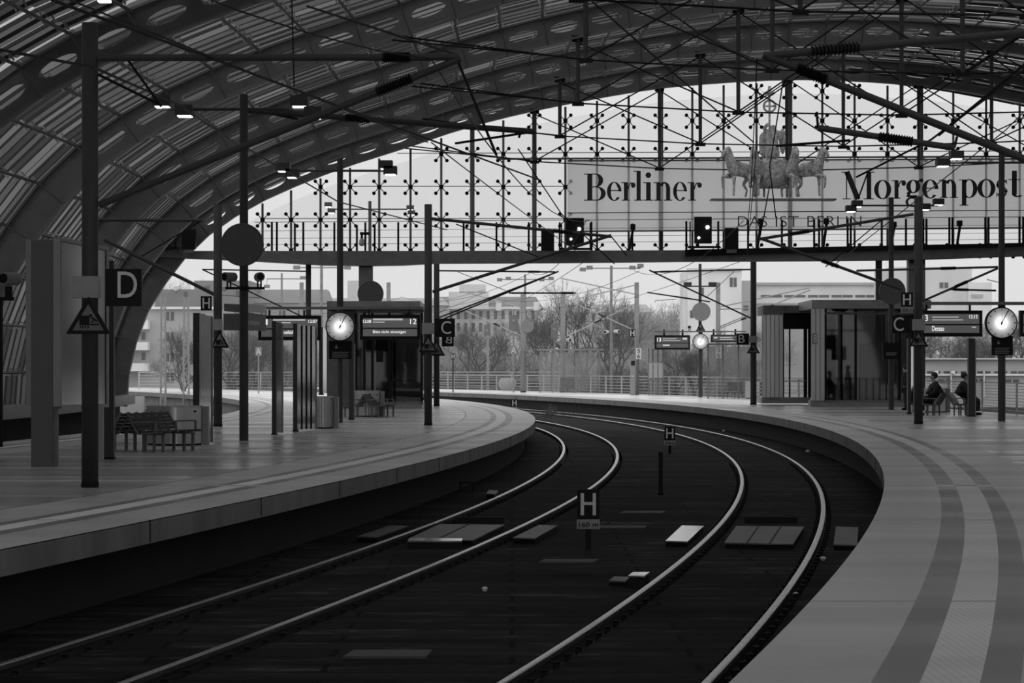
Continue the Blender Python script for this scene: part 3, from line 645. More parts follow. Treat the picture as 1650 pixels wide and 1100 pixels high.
board('departure board showing platform 1 and 12:07 behind the glass panels', 416, 508, 517, 548, YB1, [('1', (427, 514, 431, 523)), ('12:07', (497, 515, 511, 520)), ('önefeld', (454, 532, 472, 538)), ('Flughafen', (480, 532, 508, 538))],
      [(440, 514, 492, 516.5), (454, 519, 468, 520.5)], (425, 494, 680, 498), (434, 490))
board('departure board showing platform 12 with Bitte nicht einsteigen', 580, 507, 677, 547, YB1, [('12:08', (585, 515, 598, 520)), ('12', (661, 513.5, 671, 522)), ('Bitte nicht einsteigen', (601, 532, 654, 538))],
      [(601, 513, 649, 516), (601, 518, 620, 519.5)], None, (595, 660))
board('departure board showing platform 13 to Dessau on the right platform', 1484, 500, 1583, 542, 84, [('13', (1486, 507, 1495, 517)), ('Dessau', (1502, 525, 1521, 533)), ('12:15', (1562, 507, 1575, 513))],
      [(1502, 510, 1545, 511.5), (1502, 514.5, 1552, 516), (1566, 526, 1573, 528)], (1488, 486, 1900, 491), (1493, 1563))
board('small distant departure board with number 13 by the far clock', 1055, 540, 1112, 563, 144.6, [('13', (1059, 544, 1065, 550))], [(1068, 545, 1090, 546), (1068, 548, 1096, 549), (1068, 555, 1079, 557), (1100, 544, 1107, 547)], (1055, 533, 1202, 535), (1070, 1100))
board('small distant dark departure board behind the letter B sign', 1146, 539, 1190, 551, 144.6, [], [(1150, 543, 1156, 545), (1160, 543, 1180, 544), (1160, 546, 1182, 547)], None, (1150, 1185))
board('edge of another departure board at the right picture border', 1644, 500, 1740, 542, 84, [], [(1660, 510, 1700, 512)], None, (1655, 1720))
t = thing('platform_name_sign', 'angled station name board with a pale lamp strip on the left lamp post', 'sign', W(395, 530, PY(705)))
Yn = PY(705)
MB().prism([W(361, 489, Yn), W(388, 490, Yn), W(388, 503, Yn), W(361, 501, Yn)], (0, .3, 0)).build('lamp_strip', m_steel, t)
MB().prism([W(397, 489, Yn-.2), W(426, 491, Yn+1.2), W(426, 504, Yn+1.2), W(397, 502, Yn-.2)], (.02, .3, 0)).build('lamp_strip', m_pale, t)
MB().prism([W(360, 505, Yn), W(391, 505, Yn), W(391, 532, Yn), W(360, 532, Yn)], (0, .2, 0)).build('panel', m_steel, t)
MB().prism([W(399, 503, Yn-.2), W(426, 507, Yn+1.2), W(426, 533, Yn+1.2), W(399, 532, Yn-.2)], (.02, .2, 0)).build('panel', m_steel, t)
MB().prism([W(400, 516, Yn-.21), W(422, 518, Yn+1), W(422, 524, Yn+1), W(400, 523, Yn-.21)], (0, .004, 0)).build('name_strip', m_sign, t)
# CCTV cameras
def cctv(label, x, y, Y, face, base=None, m=None, s=1):
    t = thing('security_camera', label, 'camera', W(x, y+16*s, Y), 'security cameras on poles')
    r = 7.5*s*Y/F; c = W(x, y, Y); d = Vector((face, -.9, 0)).normalized()
    MB().tube(c-d*r*1.7, c+d*r*1.5, r, r, n=16).build('housing', m or m_galv, t, False)
    MB().tube(c+d*r*1.49, c+d*r*1.53, r*.75, n=16).build('lens', m_black, t)
    MB().box(c.x-r*.5, Y-.04, W(x, y+17*s, Y).z, c.x-r*.2, Y+.04, c.z-r*.6).box(c.x+r*.2, Y-.04, W(x, y+17*s, Y).z, c.x+r*.5, Y+.04, c.z-r*.6).build('bracket', m_black, t)
Yc = PY(710)-.15
cctv('security camera on the bar of the left lamp post, left of the pole', 369, 446, Yc, -.6)
cctv('security camera on the bar of the left lamp post, right of the pole', 418, 446, Yc, .2)
t = thing('camera_bar', 'short dark crossbar under the two security cameras on the left lamp post', 'bar', W(396, 464, Yc)); MB().rect(363, 462, 426, 466, Yc-.05, .1).build('bar', m_black, t); MB().rect(388, 460, 400, 468, Yc, .2).build('clamp', m_black, t)
t = thing('camera_stand', 'black post with security camera at the left picture edge', 'camera', W(-6, 720, 50))
MB().tube(W(-4, 720, 50), W(-4, 480, 50), .1).rect(-8, 478, 22, 484, 49.95, .1).build('post', m_black, t)
c = W(15, 449, 50); MB().tube(c+Vector((.1, .2, 0)), c-Vector((.07, .2, 0)), .12, n=16).build('housing', m_galv, t); MB().tube(c-Vector((.07, .2, 0)), c-Vector((.073, .21, 0)), .09, n=16).build('lens', m_black, t)
MB().rect(8, 461, 19, 480, 49.98, .1).build('bracket', m_black, t)
for x, y, Y, l, f in ((977, 535, 180, 'small white security camera on the distant pole, facing left', -.5), (994, 534, 180, 'small white security camera beside the distant pole, facing right', .8), (916, 548, 185, 'small white security camera above the glass shelter roof', .6), (1111, 527, 144.85, 'small security camera left of the far round mirror', -.1)):
    cctv(l, x, y, Y, f, m=m_white, s=.42)

# ---------------------------------------------------------------- overhead line
def insul(mb, p, q, t0, t1, r=.09, n=9):
    p, q = Vector(p), Vector(q); d = (q-p).normalized()
    for i in range(n):
        c = p.lerp(q, t0+(t1-t0)*i/(n-1)); mb.tube(c-d*.018, c+d*.018, r*.6, r, n=12)
    mb.tube(p.lerp(q, t0-.03), p.lerp(q, t1+.03), r*.45, n=10); return mb
def cantilever(label, tubes, Y0_, ins, extra=(), r=.04, m=None):
    a = tubes[0]; t = thing('cantilever_bracket', label, 'overhead line bracket', W(a[0], a[1], Y0_), 'overhead line brackets')
    for (x0, y0, x1, y1) in tubes: MB().tube(W(x0, y0, Y0_), W(x1, y1, Y0_), r, n=10).build('tube', m or m_mast, t)
    for k, t0, t1 in ins:
        x0, y0, x1, y1 = tubes[k]; insul(MB(), W(x0, y0, Y0_), W(x1, y1, Y0_), t0, t1, r*1.7, 13).build('insulator', m_black, t)
    for (x0, y0, x1, y1) in extra: MB().tube(W(x0, y0, Y0_), W(x1, y1, Y0_), r*.4, n=6).build('stay', m_black, t)
cantilever('long bracket reaching right from the nearest mast, high over the left track', [(158, 93, 740, 92), (160, 330, 742, 94)], Ym1, [(0, .79, .86), (1, .77, .86)], [(158, 120, 260, 170), (735, 92, 800, 250), (205, 95, 260, 172)], .05)
cantilever('thick bracket coming in from the right edge over the right track', [(1790, 40, 1232, 90), (1790, 312, 1230, 88)], Ym1, [(0, .73, .86), (1, .82, .9)], [(1512, 218, 1790, -10)], .055)
cantilever('steady arm with ribbed insulator hanging from the right-hand bracket', [(1318, 206, 1538, 238)], Ym1-.1, [(0, .45, .68)], [(1318, 206, 1316, 180), (1538, 238, 1542, 220), (1250, 235, 1370, 226)], .045)
cantilever('bracket from the left lamp post with ribbed insulator, in front of the vault', [(400, 178, 861, 212)], PY(708), [(0, .34, .42)], [(861, 212, 733, 231), (840, 210, 836, 222), (480, 192, 400, 176)], .07)
cantilever('bracket on the mast beside the left C sign, reaching right under the gantry', [(694, 352, 985, 381), (697, 470, 985, 379)], Ym3, [(0, .68, .78)], [(985, 381, 1010, 412), (735, 361, 870, 415)], .045)
cantilever('bracket on the thick right mast, reaching left across the gantry', [(1472, 345, 1224, 385), (1452, 466, 1226, 384)], Ym6, [(0, .68, .8), (1, .45, .56)], [(1420, 355, 1330, 430), (1224, 385, 1240, 300)], .045)
cantilever('slim bracket on the mast right of the left C sign', [(706, 436, 895, 438), (706, 512, 898, 438)], Ym4, [(0, .77, .86)], [(738, 438, 815, 468)], .035)
cantilever('slim bracket on the mast beside the small B sign', [(1210, 434, 1053, 438), (1211, 513, 1046, 435)], Ym5, [(0, .78, .92)], [(1183, 437, 1137, 480)], .035)
cantilever('registration arm below the B sign bracket', [(1144, 486, 1043, 471)], Ym5, [(0, .3, .55)], [(1056, 484, 1090, 482), (1056, 484, 1056, 487)], .03)
cantilever('dark bracket on the clock mast at the right', [(1608, 430, 1380, 436), (1608, 432, 1484, 486)], 84.5, [(0, .3, .4), (1, .4, .55)], [], .035)
cantilever('thin arm left of the right clock mast', [(1605, 468, 1530, 466)], 84.6, [(0, .6, .9)], [(1590, 450, 1610, 455)], .03)
cantilever('bracket on the left mast sloping up left over the far left track', [(345, 474, 168, 386), (326, 355, 150, 354)], Ym2, [], [(326, 355, 226, 414)], .05)
cantilever('bracket with steady arm beyond the left lamp post', [(326, 434, 496, 437), (326, 434, 496, 514)], YE+.2, [], [(340, 474, 420, 480)], .03)
cantilever('dark bracket crossing behind the left C sign toward the trees', [(716, 513, 900, 437), (820, 472, 928, 472)], 119, [(1, .05, .3), (1, .8, .95)], [], .035)
for (x0, y0, x1, y1, Y, l) in ((748, 500, 843, 542, 182, 'pale bracket tube sloping down to the letter A mast'), (904, 478, 1024, 533, 165, 'pale bracket tube sloping down right before the bare trees'), (1024, 489, 914, 541, 165, 'pale bracket tube rising right before the bare trees'),
                               (1157, 527, 1305, 467, 160, 'pale bracket tube above the right lift tower'), (1157, 530, 1232, 500, 160, 'pale bracket tube behind the B sign mast'), (626, 540, 780, 471, 190, 'pale bracket tube right of the left C sign')):
    cantilever(l, [(x0, y0, x1, y1), (x0, y0-30 if y1 > y0 else y0-32, x1, min(y0, y1)-4)], Y, [(0, .5, .6)], [], .035, m_pale)
# running wires: one catenary and one contact wire over each track
def wire(label, ks, zc, sag, nm, r=.011):
    t = MB(); sup = [6, 37.6, 79, 120, 165, 215]
    for a, b in zip(sup, sup[1:]):
        for j in range(10):
            pts = []
            for u in (j/10, (j+1)/10):
                Y = a+(b-a)*u; p0 = (X(ks[0], a)+X(ks[1], a))/2; p1 = (X(ks[0], b)+X(ks[1], b))/2
                pts.append((p0+(p1-p0)*u+.25*math.sin(a), Y, zc-sag*4*u*(1-u)))
            t.tube(pts[0], pts[1], r, n=4)
    tag(t.build(nm, m_black), label, 'overhead wire', 'overhead line wires')
wire('sagging upper catenary wire over the left track', ('L1', 'L2'), 5.9, .7, 'catenary_wire')
wire('contact wire over the left track, lowest one', ('L1', 'L2'), 4.75, .03, 'contact_wire', .009)
wire('sagging upper catenary wire over the right track', ('R1', 'R2'), 5.9, .7, 'catenary_wire')
wire('contact wire over the right track, lowest one', ('R1', 'R2'), 4.75, .03, 'contact_wire', .009)
for (pts, l) in (([(84, 0, 30), (400, 116, 40), (619, 198, 52), (870, 290, 70)], 'long dark cable running from the top left corner down under the vault'),
                 ([(0, 80, 30), (150, 108, 36), (290, 170, 50), (400, 245, 75)], 'dark cable from the left edge past the nearest mast'),
                 ([(495, 10, 45), (735, 88, 38)], 'cable rising left from the tip of the nearest bracket'),
                 ([(470, 0, 50), (474, 140, 50)], 'thin vertical cord hanging in front of the vault at left'),
                 ([(400, 240, 60), (545, 325, 80), (720, 370, 100)], 'cable sloping to the gantry past the slim lamp post'),
                 ([(835, 240, 60), (905, 345, 62), (990, 425, 64)], 'steep thin wire crossing the glass wall left of Berliner'),
                 ([(1250, 350, 60), (1240, 270, 58), (1262, 130, 52)], 'thin wires hanging in front of the chariot sculpture'),
                 ([(1340, 430, 90), (1620, 210, 60), (1650, 180, 56)], 'thin cable rising to the right edge across Morgenpost'),
                 ([(1380, 285, 50), (1500, 225, 48), (1720, 60, 40)], 'cable rising steeply at the right edge')):
    mb = MB()
    P = [W(*p) for p in pts]
    for a, b in zip(P, P[1:]): mb.tube(a, b, .014 if 'thin' in l else .02, n=5)
    tag(mb.build('cable', m_black, origin=P[0]), l, 'cable', 'cables across the hall')

# ---------------------------------------------------------------- signals on the gantry
def signal(label, x0, y0, x1, y1, lamps, Y=YE-.9):
    t = thing('railway_signal', label, 'railway signal', W((x0+x1)/2, y1, Y), 'railway signals on the gantry')
    MB().rect(x0, y0, x1, y1, Y, .25).build('backboard', m_black, t)
    MB().rect(x0-10, y1+4, x1+14, y1+7, Y, .5).rect(x0-8, y0+8, x0-6, y1+6, Y, .06).rect(x1+9, y0+8, x1+12, y1+6, Y, .06).build('bracket', m_black, t)
    for x, y, r in lamps:
        c = W(x, y, Y-.02); MB().lathe(c, [(r*Y/F, -.03), (r*Y/F, .02)], 14, 'y').build('lamp_lens', m_sig, t)
        MB().lathe(c+Vector((0, -.06, 0)), [((r+1)*Y/F, 0), ((r+1.6)*Y/F, 0), ((r+1.6)*Y/F, .07), ((r+1)*Y/F, .07)], 14, 'y').build('hood', m_black, t) if 0 else None
signal('signal with two white lights at the left end of the gantry before the vault', 244, 352, 272, 394, [(265, 367, 3), (250, 383, 1.8)])
signal('signal with two white lights on the gantry below the word Berliner', 912, 351, 941, 395, [(933, 369, 2.8), (920, 385, 1.8)])
signal('signal with two white lights on the gantry left of DAS IST BERLIN', 1119, 349, 1147, 392, [(1140, 366, 2.8), (1126, 383, 1.8)])
for x0, y0, x1, y1, l in ((293, 369, 315, 401, 'dark blank signal board right of the left signal'), (872, 370, 893, 404, 'dark blank signal board left of the middle signal'), (1168, 367, 1190, 401, 'dark blank signal board right of the right signal')):
    t = thing('signal_board', l, 'railway signal', W((x0+x1)/2, y1, YE-.8)); MB().rect(x0, y0, x1, y1, YE-.8, .2).build('panel', m_black, t); MB().rect(x0+3, y1, x1-3, y1+6, YE-.75, .2).build('bracket', m_steel, t)
for x0, y0, x1, y1, l, Y in ((820, 507, 835, 534, 'distant dark signal left of the pale round mirror', 190), (888, 521, 899, 545, 'distant dark signal above the glass shelter', 200), (780, 523, 790, 542, 'distant dark signal among the bare trees, leftmost', 205)):
    t = thing('railway_signal', l, 'railway signal', W((x0+x1)/2, 632, Y)); MB().rect(x0, y0, x1, y1, Y, .25).build('backboard', m_steel, t)
    MB().tube(W((x0+x1)/2, 632, Y+.2), W((x0+x1)/2, y0-8, Y+.2), .06).build('post', m_galv, t); MB().lathe(W((x0+x1)/2, y0+9, Y-.02), [(.1, -.03), (.1, .02)], 10, 'y').build('lamp_lens', m_sign, t)
t = thing('marker_post', 'short dark marker post between the tracks near the 210 m board', 'post', W(1064.5, 797, TY(797))); MB().rect(1061.5, 728, 1068, 797, TY(797), .12).build('post', m_black, t); MB().rect(1060.5, 794, 1069, 798, TY(797)-.02, .16).build('foot', m_rubber, t)

# ---------------------------------------------------------------- newspaper board on the glass wall
Ya = YE+.18
t = thing('advertising_board', 'long pale newspaper board lettered Berliner Morgenpost, hung on the glass end wall', 'advertising board', W(1280, 373, Ya))
pb = [(914, 259), (1770, 256), (1770, 366), (914, 373)]
MB().add([W(x, y, Ya) for x, y in pb], [(0, 1, 2, 3)]).build('panel', m_adboard, t)
fr = MB()
for (x0, y0, x1, y1) in ((914, 259, 1770, 255.5), (914, 373, 1770, 366), (914, 343, 1770, 338)): fr.bar(W(x0, y0, Ya-.03), W(x1, y1, Ya-.03), .05, .07 if y0 != 343 else .04)
fr.build('rail', m_steel, t)
def glyphs():
    Tk, th = .17, .035
    def R(x0, y0, x1, y1): return [[(x0, y0), (x1, y0), (x1, y1), (x0, y1)]]
    def ring(cx, cy, rx, ry, a0=0, a1=360, T_=Tk, t_=th, n=28):
        out = []
        for i in range(n):
            qa = []
            for k in (i, i+1):
                a = math.radians(a0+(a1-a0)*k/n); c_, s_ = math.cos(a), math.sin(a); qa.append(((cx+rx*c_, cy+ry*s_), (cx+(rx-T_)*c_, cy+(ry-t_)*s_)))
            out.append([qa[0][0], qa[1][0], qa[1][1], qa[0][1]])
        return out
    def ser(x, y, w_=.17): return R(x-w_, y-.017, x+w_, y+.017)
    def dot(x, y, r): return [[(x+r*math.cos(a*math.pi/8), y+r*math.sin(a*math.pi/8)) for a in range(16)]]
    def rib(P):                                      # stroke of varying width
        out = []
        for (x0, y0, w0), (x1, y1, w1) in zip(P, P[1:]):
            d = Vector((x1-x0, y1-y0)); d.normalize(); n_ = Vector((-d.y, d.x))
            out.append([(x0+n_.x*w0, y0+n_.y*w0), (x0-n_.x*w0, y0-n_.y*w0), (x1-n_.x*w1, y1-n_.y*w1), (x1+n_.x*w1, y1+n_.y*w1)])
        return out
    G = {}
    G['B'] = R(.12, 0, .30, 1)+R(0, 0, .5, .035)+R(0, .965, .45, 1)+R(.3, .49, .5, .525)+ring(.42, .75, .27, .25, -90, 90)+ring(.46, .26, .32, .26, -90, 90)
    G['l'] = R(.12, 0, .29, 1.1)+ser(.2, .017)+R(0, 1.065, .2, 1.1)
    G['i'] = R(.12, 0, .29, .68)+ser(.2, .017)+R(0, .645, .2, .68)+dot(.2, .94, .105)
    G['r'] = R(.12, 0, .29, .68)+ser(.2, .017)+R(0, .645, .2, .68)+ring(.46, .42, .18, .26, 90, 180, .05, .05)+dot(.52, .57, .10)
    G['n'] = R(.12, 0, .29, .68)+ser(.2, .017)+R(0, .645, .2, .68)+R(.52, 0, .69, .44)+ser(.6, .017)+ring(.45, .42, .24, .27, 0, 150, .17, .06)
    G['e'] = ring(.3, .34, .3, .355, 25, 320, .16)+ring(.3, .34, .3, .355, 0, 25, .13)+R(.1, .355, .5, .39)
    G['o'] = ring(.33, .34, .33, .355)
    G['M'] = R(.17, 0, .21, 1)+R(.95, 0, 1.12, 1)+rib([(.2, 1, .1), (.62, 0, .1)])+rib([(.62, 0, .03), (1.0, 1, .03)])+ser(.19, .017, .15)+ser(1.03, .017, .2)+R(0, .965, .25, 1)+R(1, .965, 1.24, 1)
    G['g'] = ring(.3, .44, .27, .25)+ring(.31, -.13, .31, .19, 0, 360, .1, .05)+rib([(.18, .24, .05), (.08, .14, .07), (.16, .06, .06), (.45, .05, .07), (.58, -.05, .07)])+rib([(.45, .6, .03), (.6, .7, .03)])+dot(.62, .66, .07)
    G['p'] = R(.12, -.3, .29, .68)+ser(.2, -.283)+R(0, .645, .2, .68)+ring(.4, .34, .32, .355, -130, 140)
    G['s'] = ring(.24, .5, .2, .2, 20, 200, .06, .05)+rib([(.05, .5, .05), (.14, .40, .09), (.36, .27, .09), (.44, .18, .05)])+ring(.24, .19, .2, .2, -160, 10, .06, .05)+R(.41, .5, .44, .68)+R(.03, 0, .06, .18)
    G['t'] = R(.12, .1, .29, 1.0)+R(0, .645, .42, .68)+ring(.32, .12, .2, .13, 180, 330, .14, .05)
    return G
GL = glyphs()
def serif(word, spans, base, cap):                   # spans: pixel x range of each letter; base/cap: pixel rows
    for ch, (x0, x1) in zip(word, spans):
        P = GL[ch]; xs = [p[0] for q in P for p in q]; mnx, mxx = min(xs), max(xs); b0 = base(x0); h = b0-cap(x0); mb = MB()
        for q in P: mb.prism([W(x0+(p[0]-mnx)/(mxx-mnx)*(x1-x0), b0-p[1]*h, Ya-.03) for p in q], (0, .02, 0))
        mb.build('letter', m_adink, t)
serif('Berliner', [(941,976),(978,1001.5),(1001,1024),(1021,1035.5),(1036,1052),(1053,1083),(1084.5,1107),(1108,1131)], lambda x: 323, lambda x: 279.5)
serif('Morgenpost', [(1356,1409),(1408.5,1436),(1437,1460),(1459,1488),(1486,1512),(1513,1544),(1545,1575),(1575,1604),(1605,1624),(1625,1648)], lambda x: 321-(x-1356)*.014, lambda x: 276.5-(x-1356)*.006)
for w_, x0, x1 in (('DAS', 1189, 1236), ('IST', 1250, 1287), ('BERLIN', 1301, 1388)): text(w_, x0, 348, x1, 365, Ya-.02, m_adink, t, 'small_lettering', bold=-.012)

# chariot group standing in front of the board
def skin(name, verts, edges, m, parent, lev=1, root=0):
    me = bpy.data.meshes.new(name); o0 = Vector(parent.location) if parent.parent is None else Vector((0, 0, 0))
    me.from_pydata([tuple(Vector(v[:3])-o0) for v in verts], edges, []); me.materials.append(m)
    o = bpy.data.objects.new(name, me); COL.objects.link(o); o.parent = parent
    md = o.modifiers.new('skin', 'SKIN'); md.use_smooth_shade = True
    for i, v in enumerate(verts):
        r = v[3]; r = r if isinstance(r, tuple) else (r, r); me.skin_vertices[0].data[i].radius = r; me.skin_vertices[0].data[i].use_root = (i == root)
    if lev: s_ = o.modifiers.new('sub', 'SUBSURF'); s_.levels = lev; s_.render_levels = lev
    return o
Yq = YE-.5
qt = thing('chariot_sculpture', 'weathered sculpture of a four-horse chariot with a standing robed figure before the newspaper board', 'sculpture', W(1243, 320, Yq))
def horse(px, face, yaw):                            # face -1 left, 1 right; yaw turns the body toward the viewer
    o = W(px, 320, Yq); k = .94; d = Vector((face*math.cos(yaw), -math.sin(yaw), 0)); sd = Vector((-d.y, d.x, 0))
    def P(a, b, z, r): v = o+(d*a+sd*b)*k; return (v.x, v.y, v.z+z*k, r*k)
    V = [P(-.05, 0, 1.3, .33), P(.3, 0, 1.34, .35), P(-.5, 0, 1.34, .34), P(.5, 0, 1.66, .27), P(.6, 0, 1.98, .18), P(.64, 0, 2.24, .145), P(.82, 0, 2.12, .11), P(.95, 0, 1.88, .075),
         P(.42, .16, 1.05, .11), P(.42, .16, .6, .06), P(.44, .16, .1, .055),
         P(.42, -.16, 1.05, .11), P(.85, -.16, .98, .07), P(.83, -.16, .55, .05), P(.76, -.16, .45, .05),
         P(-.55, .17, 1.0, .14), P(-.45, .17, .68, .08), P(-.68, .17, .45, .055), P(-.66, .17, .08, .055),
         P(-.55, -.17, 1.0, .14), P(-.3, -.17, .66, .08), P(-.5, -.17, .42, .055), P(-.42, -.17, .08, .055),
         P(-.8, 0, 1.35, .09), P(-.98, 0, 1.05, .07), P(-1.0, 0, .6, .04), P(.62, .07, 2.36, .025), P(.62, -.07, 2.36, .025)]
    E_ = [(0,1),(0,2),(1,3),(3,4),(4,5),(5,6),(6,7),(1,8),(8,9),(9,10),(1,11),(11,12),(12,13),(13,14),(2,15),(15,16),(16,17),(17,18),(2,19),(19,20),(20,21),(21,22),(2,23),(23,24),(24,25),(5,26),(5,27)]
    skin('horse', V, E_, m_stone, qt)
horse(1192, -1, .5); horse(1220, -1, 1.25); horse(1272, 1, 1.25); horse(1304, 1, .5)
ch = MB(); c0 = W(1245, 318, Yq+.35)
ch.lathe(c0, [(.35, .45), (.62, .55), (.66, 1.0), (.58, 1.5), (.62, 1.62), (.55, 1.62)], 24, sy=.5); ch.tube(c0+Vector((-.75, 0, .45)), c0+Vector((.75, 0, .45)), .07)
for s in (-1, 1):
    cc = c0+Vector((s*.72, 0, .45))
    ch.tube(cc, cc+Vector((s*.05, 0, 0)), .42, n=20)
ch.build('chariot', m_stone, qt, True)
def Q(x, y, dy=0): v = W(x, y, Yq+.3+dy); return (v.x, v.y, v.z)
V = [Q(1244, 262)+(.42,), Q(1244, 240)+(.34,), Q(1244, 225)+(.26,), Q(1244, 217)+(.22,), Q(1245, 209)+(.08,), Q(1246, 201)+(.15,), Q(1234, 212)+(.13,), Q(1231, 207, -.1)+(.09,), Q(1239, 198, -.2)+(.07,), Q(1255, 214)+(.12,), Q(1257, 226, -.1)+(.1,)]
skin('robed_figure', V, [(0,1),(1,2),(2,3),(3,4),(4,5),(3,6),(6,7),(7,8),(3,9),(9,10)], m_stone, qt)
wg = MB()
for x, y in ((1229, 232), (1261, 226)):
    v = Vector(Q(x, y, .2)); wg.lathe(v, [(.03, -.6), (.13, -.35), (.17, 0), (.14, .35), (.04, .5)], 12, sy=.5)
wg.build('wing', m_stone, qt, True)
st = MB().tube(Q(1240, 260, -.2), Q(1240, 150, -.2), .045)
c1 = Vector(Q(1240, 171, -.2)); n = 28
for i in range(n):
    a, b = 2*math.pi*i/n, 2*math.pi*(i+1)/n; st.tube(c1+Vector((math.cos(a), 0, math.sin(a)))*.25, c1+Vector((math.cos(b), 0, math.sin(b)))*.25, .05, n=6)
st.tube(c1-Vector((.25, 0, 0)), c1+Vector((.25, 0, 0)), .04)
for s in (-1, 1): st.prism([Q(1240, 156, -.2), Q(1240+s*8, 152, -.2), Q(1240+s*20, 136, -.2), Q(1240+s*10, 149, -.2), Q(1240+s*3, 146, -.2)], (0, .08, 0))
st.lathe(Q(1240, 147, -.2), [(.03, -.25), (.12, -.05), (.07, .12), (.06, .22)], 10); st.build('standard_with_ring', m_stone, qt)
MB().rect(1146, 319.5, 1348, 322, Yq-.4, 1.0).build('ledge', m_galv, qt)

# ---------------------------------------------------------------- glass lift towers
def lift(label, x0, x1, ytop, ybase, Y, roof, mull, depth=5, base_h=7, core=None, clad=None, roofv=m_steel):
    t = thing('lift_tower', label, 'lift tower', W((x0+x1)/2, ybase, Y))
    a, b = W(x0, ybase, Y), W(x1, ytop, Y); zb = W(x0, ybase-base_h, Y).z
    MB().box(a.x, Y, 0, b.x, Y+depth, zb).build('plinth', m_galv, t)
    gl = MB()
    gl.box(a.x+.03, Y+.05, zb, b.x-.03, Y+.08, b.z).box(a.x+.03, Y+depth-.1, zb, b.x-.03, Y+depth-.07, b.z).box(a.x+.02, Y+.08, zb, a.x+.05, Y+depth-.1, b.z).box(b.x-.05, Y+.08, zb, b.x-.02, Y+depth-.1, b.z)
    gl.build('glazing', m_liftglass, t)
    for x in mull:
        v = W(x, 0, Y).x; MB().box(v-.05, Y, zb, v+.05, Y+.1, b.z).build('frame_post', m_black, t)
        MB().box(v-.05, Y+depth-.1, zb, v+.05, Y+depth, b.z).build('frame_post', m_black, t)
    f = MB()
    for z in (zb+.04, b.z-.2): f.box(a.x, Y-.01, z-.05, b.x, Y+.1, z+.05)
    zh = W(0, ybase-44, Y).z; f.box(a.x, Y+.6, zh, b.x, Y+.64, zh+.05).box(a.x, Y+.6, zh-.45, b.x, Y+.64, zh-.42); f.build('frame_rail', m_steel, t)
    if core:
        c0_, c1_ = W(core[0], 0, Y).x, W(core[1], 0, Y).x; MB().box(c0_, Y+1.2, zb, c1_, Y+3.4, b.z-.3).build('lift_shaft', m_steel, t)
    rx0, ry0, rx1, ry1 = roof; p, q = W(rx0, ry1, Y-.3), W(rx1, ry0, Y-.3); MB().box(p.x, Y-.35, p.z, q.x, Y+depth+.2, q.z).build('roof', roofv, t)
    return t
lt = lift('glass lift tower on the left platform behind the platform 12 departure board', 572, 680, 494, 658, 110, (527, 485, 677, 494), (573, 587, 600, 627, 679.5), core=(603, 626), roofv=m_galv)
MB().rect(527, 494, 680, 499, 109.6, 5.5).build('roof_fascia', m_black, lt)
MB().rect(527, 499, 574, 655, 112, 2.6).build('side_wall', m_steel, lt)
MB().rect(606, 565, 617, 583, 109.9, .06).build('call_panel', m_black, lt)
lr = lift('large glass lift tower on the right platform with broad flat roof', 1329, 1472, 497, 655, 115, (1308, 483, 1500, 497), (1330, 1379, 1450, 1471), core=(1336, 1352), roofv=m_galv)
MB().rect(1384, 553, 1445, 645, 117.6, .1).build('back_panel', m_steel, lr)
def cladding(t, x0, x1, y0, y1, Y, dx, n):
    for i in range(n):
        a, b = x0+(x1-x0)*i/n, x0+(x1-x0)*(i+1)/n; bow = math.sin((i+.5)/n*math.pi)*dx
        MB().rect(a+.4, y0, b-.4, y1, Y-bow, .06).build('cladding_strip', m_stain, t)
    MB().rect(x0, y0, x1, y1, Y+.07, .1).build('cladding_backing', m_steel, t)
cladding(lr, 1307, 1329, 496, 645, 115, .1, 3); MB().rect(1306, 645, 1329, 655, 115, 1).build('plinth', m_galv, lr)
MB().rect(1309, 537, 1317, 554, 114.8, .05).build('floor_number_panel', m_galv, lr); text('8', 1311, 539, 1316, 551, 114.79, m_letter, lr, 'number')
l2 = thing('lift_entrance', 'lower entrance block of the right lift tower with polished strip cladding', 'lift entrance', W(1268, 650, 120))
cladding(l2, 1228, 1262, 505, 640, 120.2, .35, 5)
MB().rect(1228, 640, 1306, 650, 120, 3).build('plinth', m_galv, l2)
MB().rect(1230, 492, 1263, 507, 119.8, 3).rect(1263, 492, 1308, 504, 119.9, 3).build('roof', m_steel, l2)
MB().rect(1263, 504, 1306, 530, 120.1, .1).build('lintel', m_black, l2)
for x in (1262.5, 1272.5, 1298, 1305): MB().rect(x-1.2 if x < 1290 else x-3, 504, x+1.2 if x < 1290 else x+3, 641, 120.3, .1).build('frame_post', m_black, l2)
MB().rect(1264, 530, 1296, 640, 120.4, .04).build('door_glass', m_glass, l2)
MB().rect(1264, 613, 1298, 614.5, 120.2, .04).build('handrail', m_pale, l2)

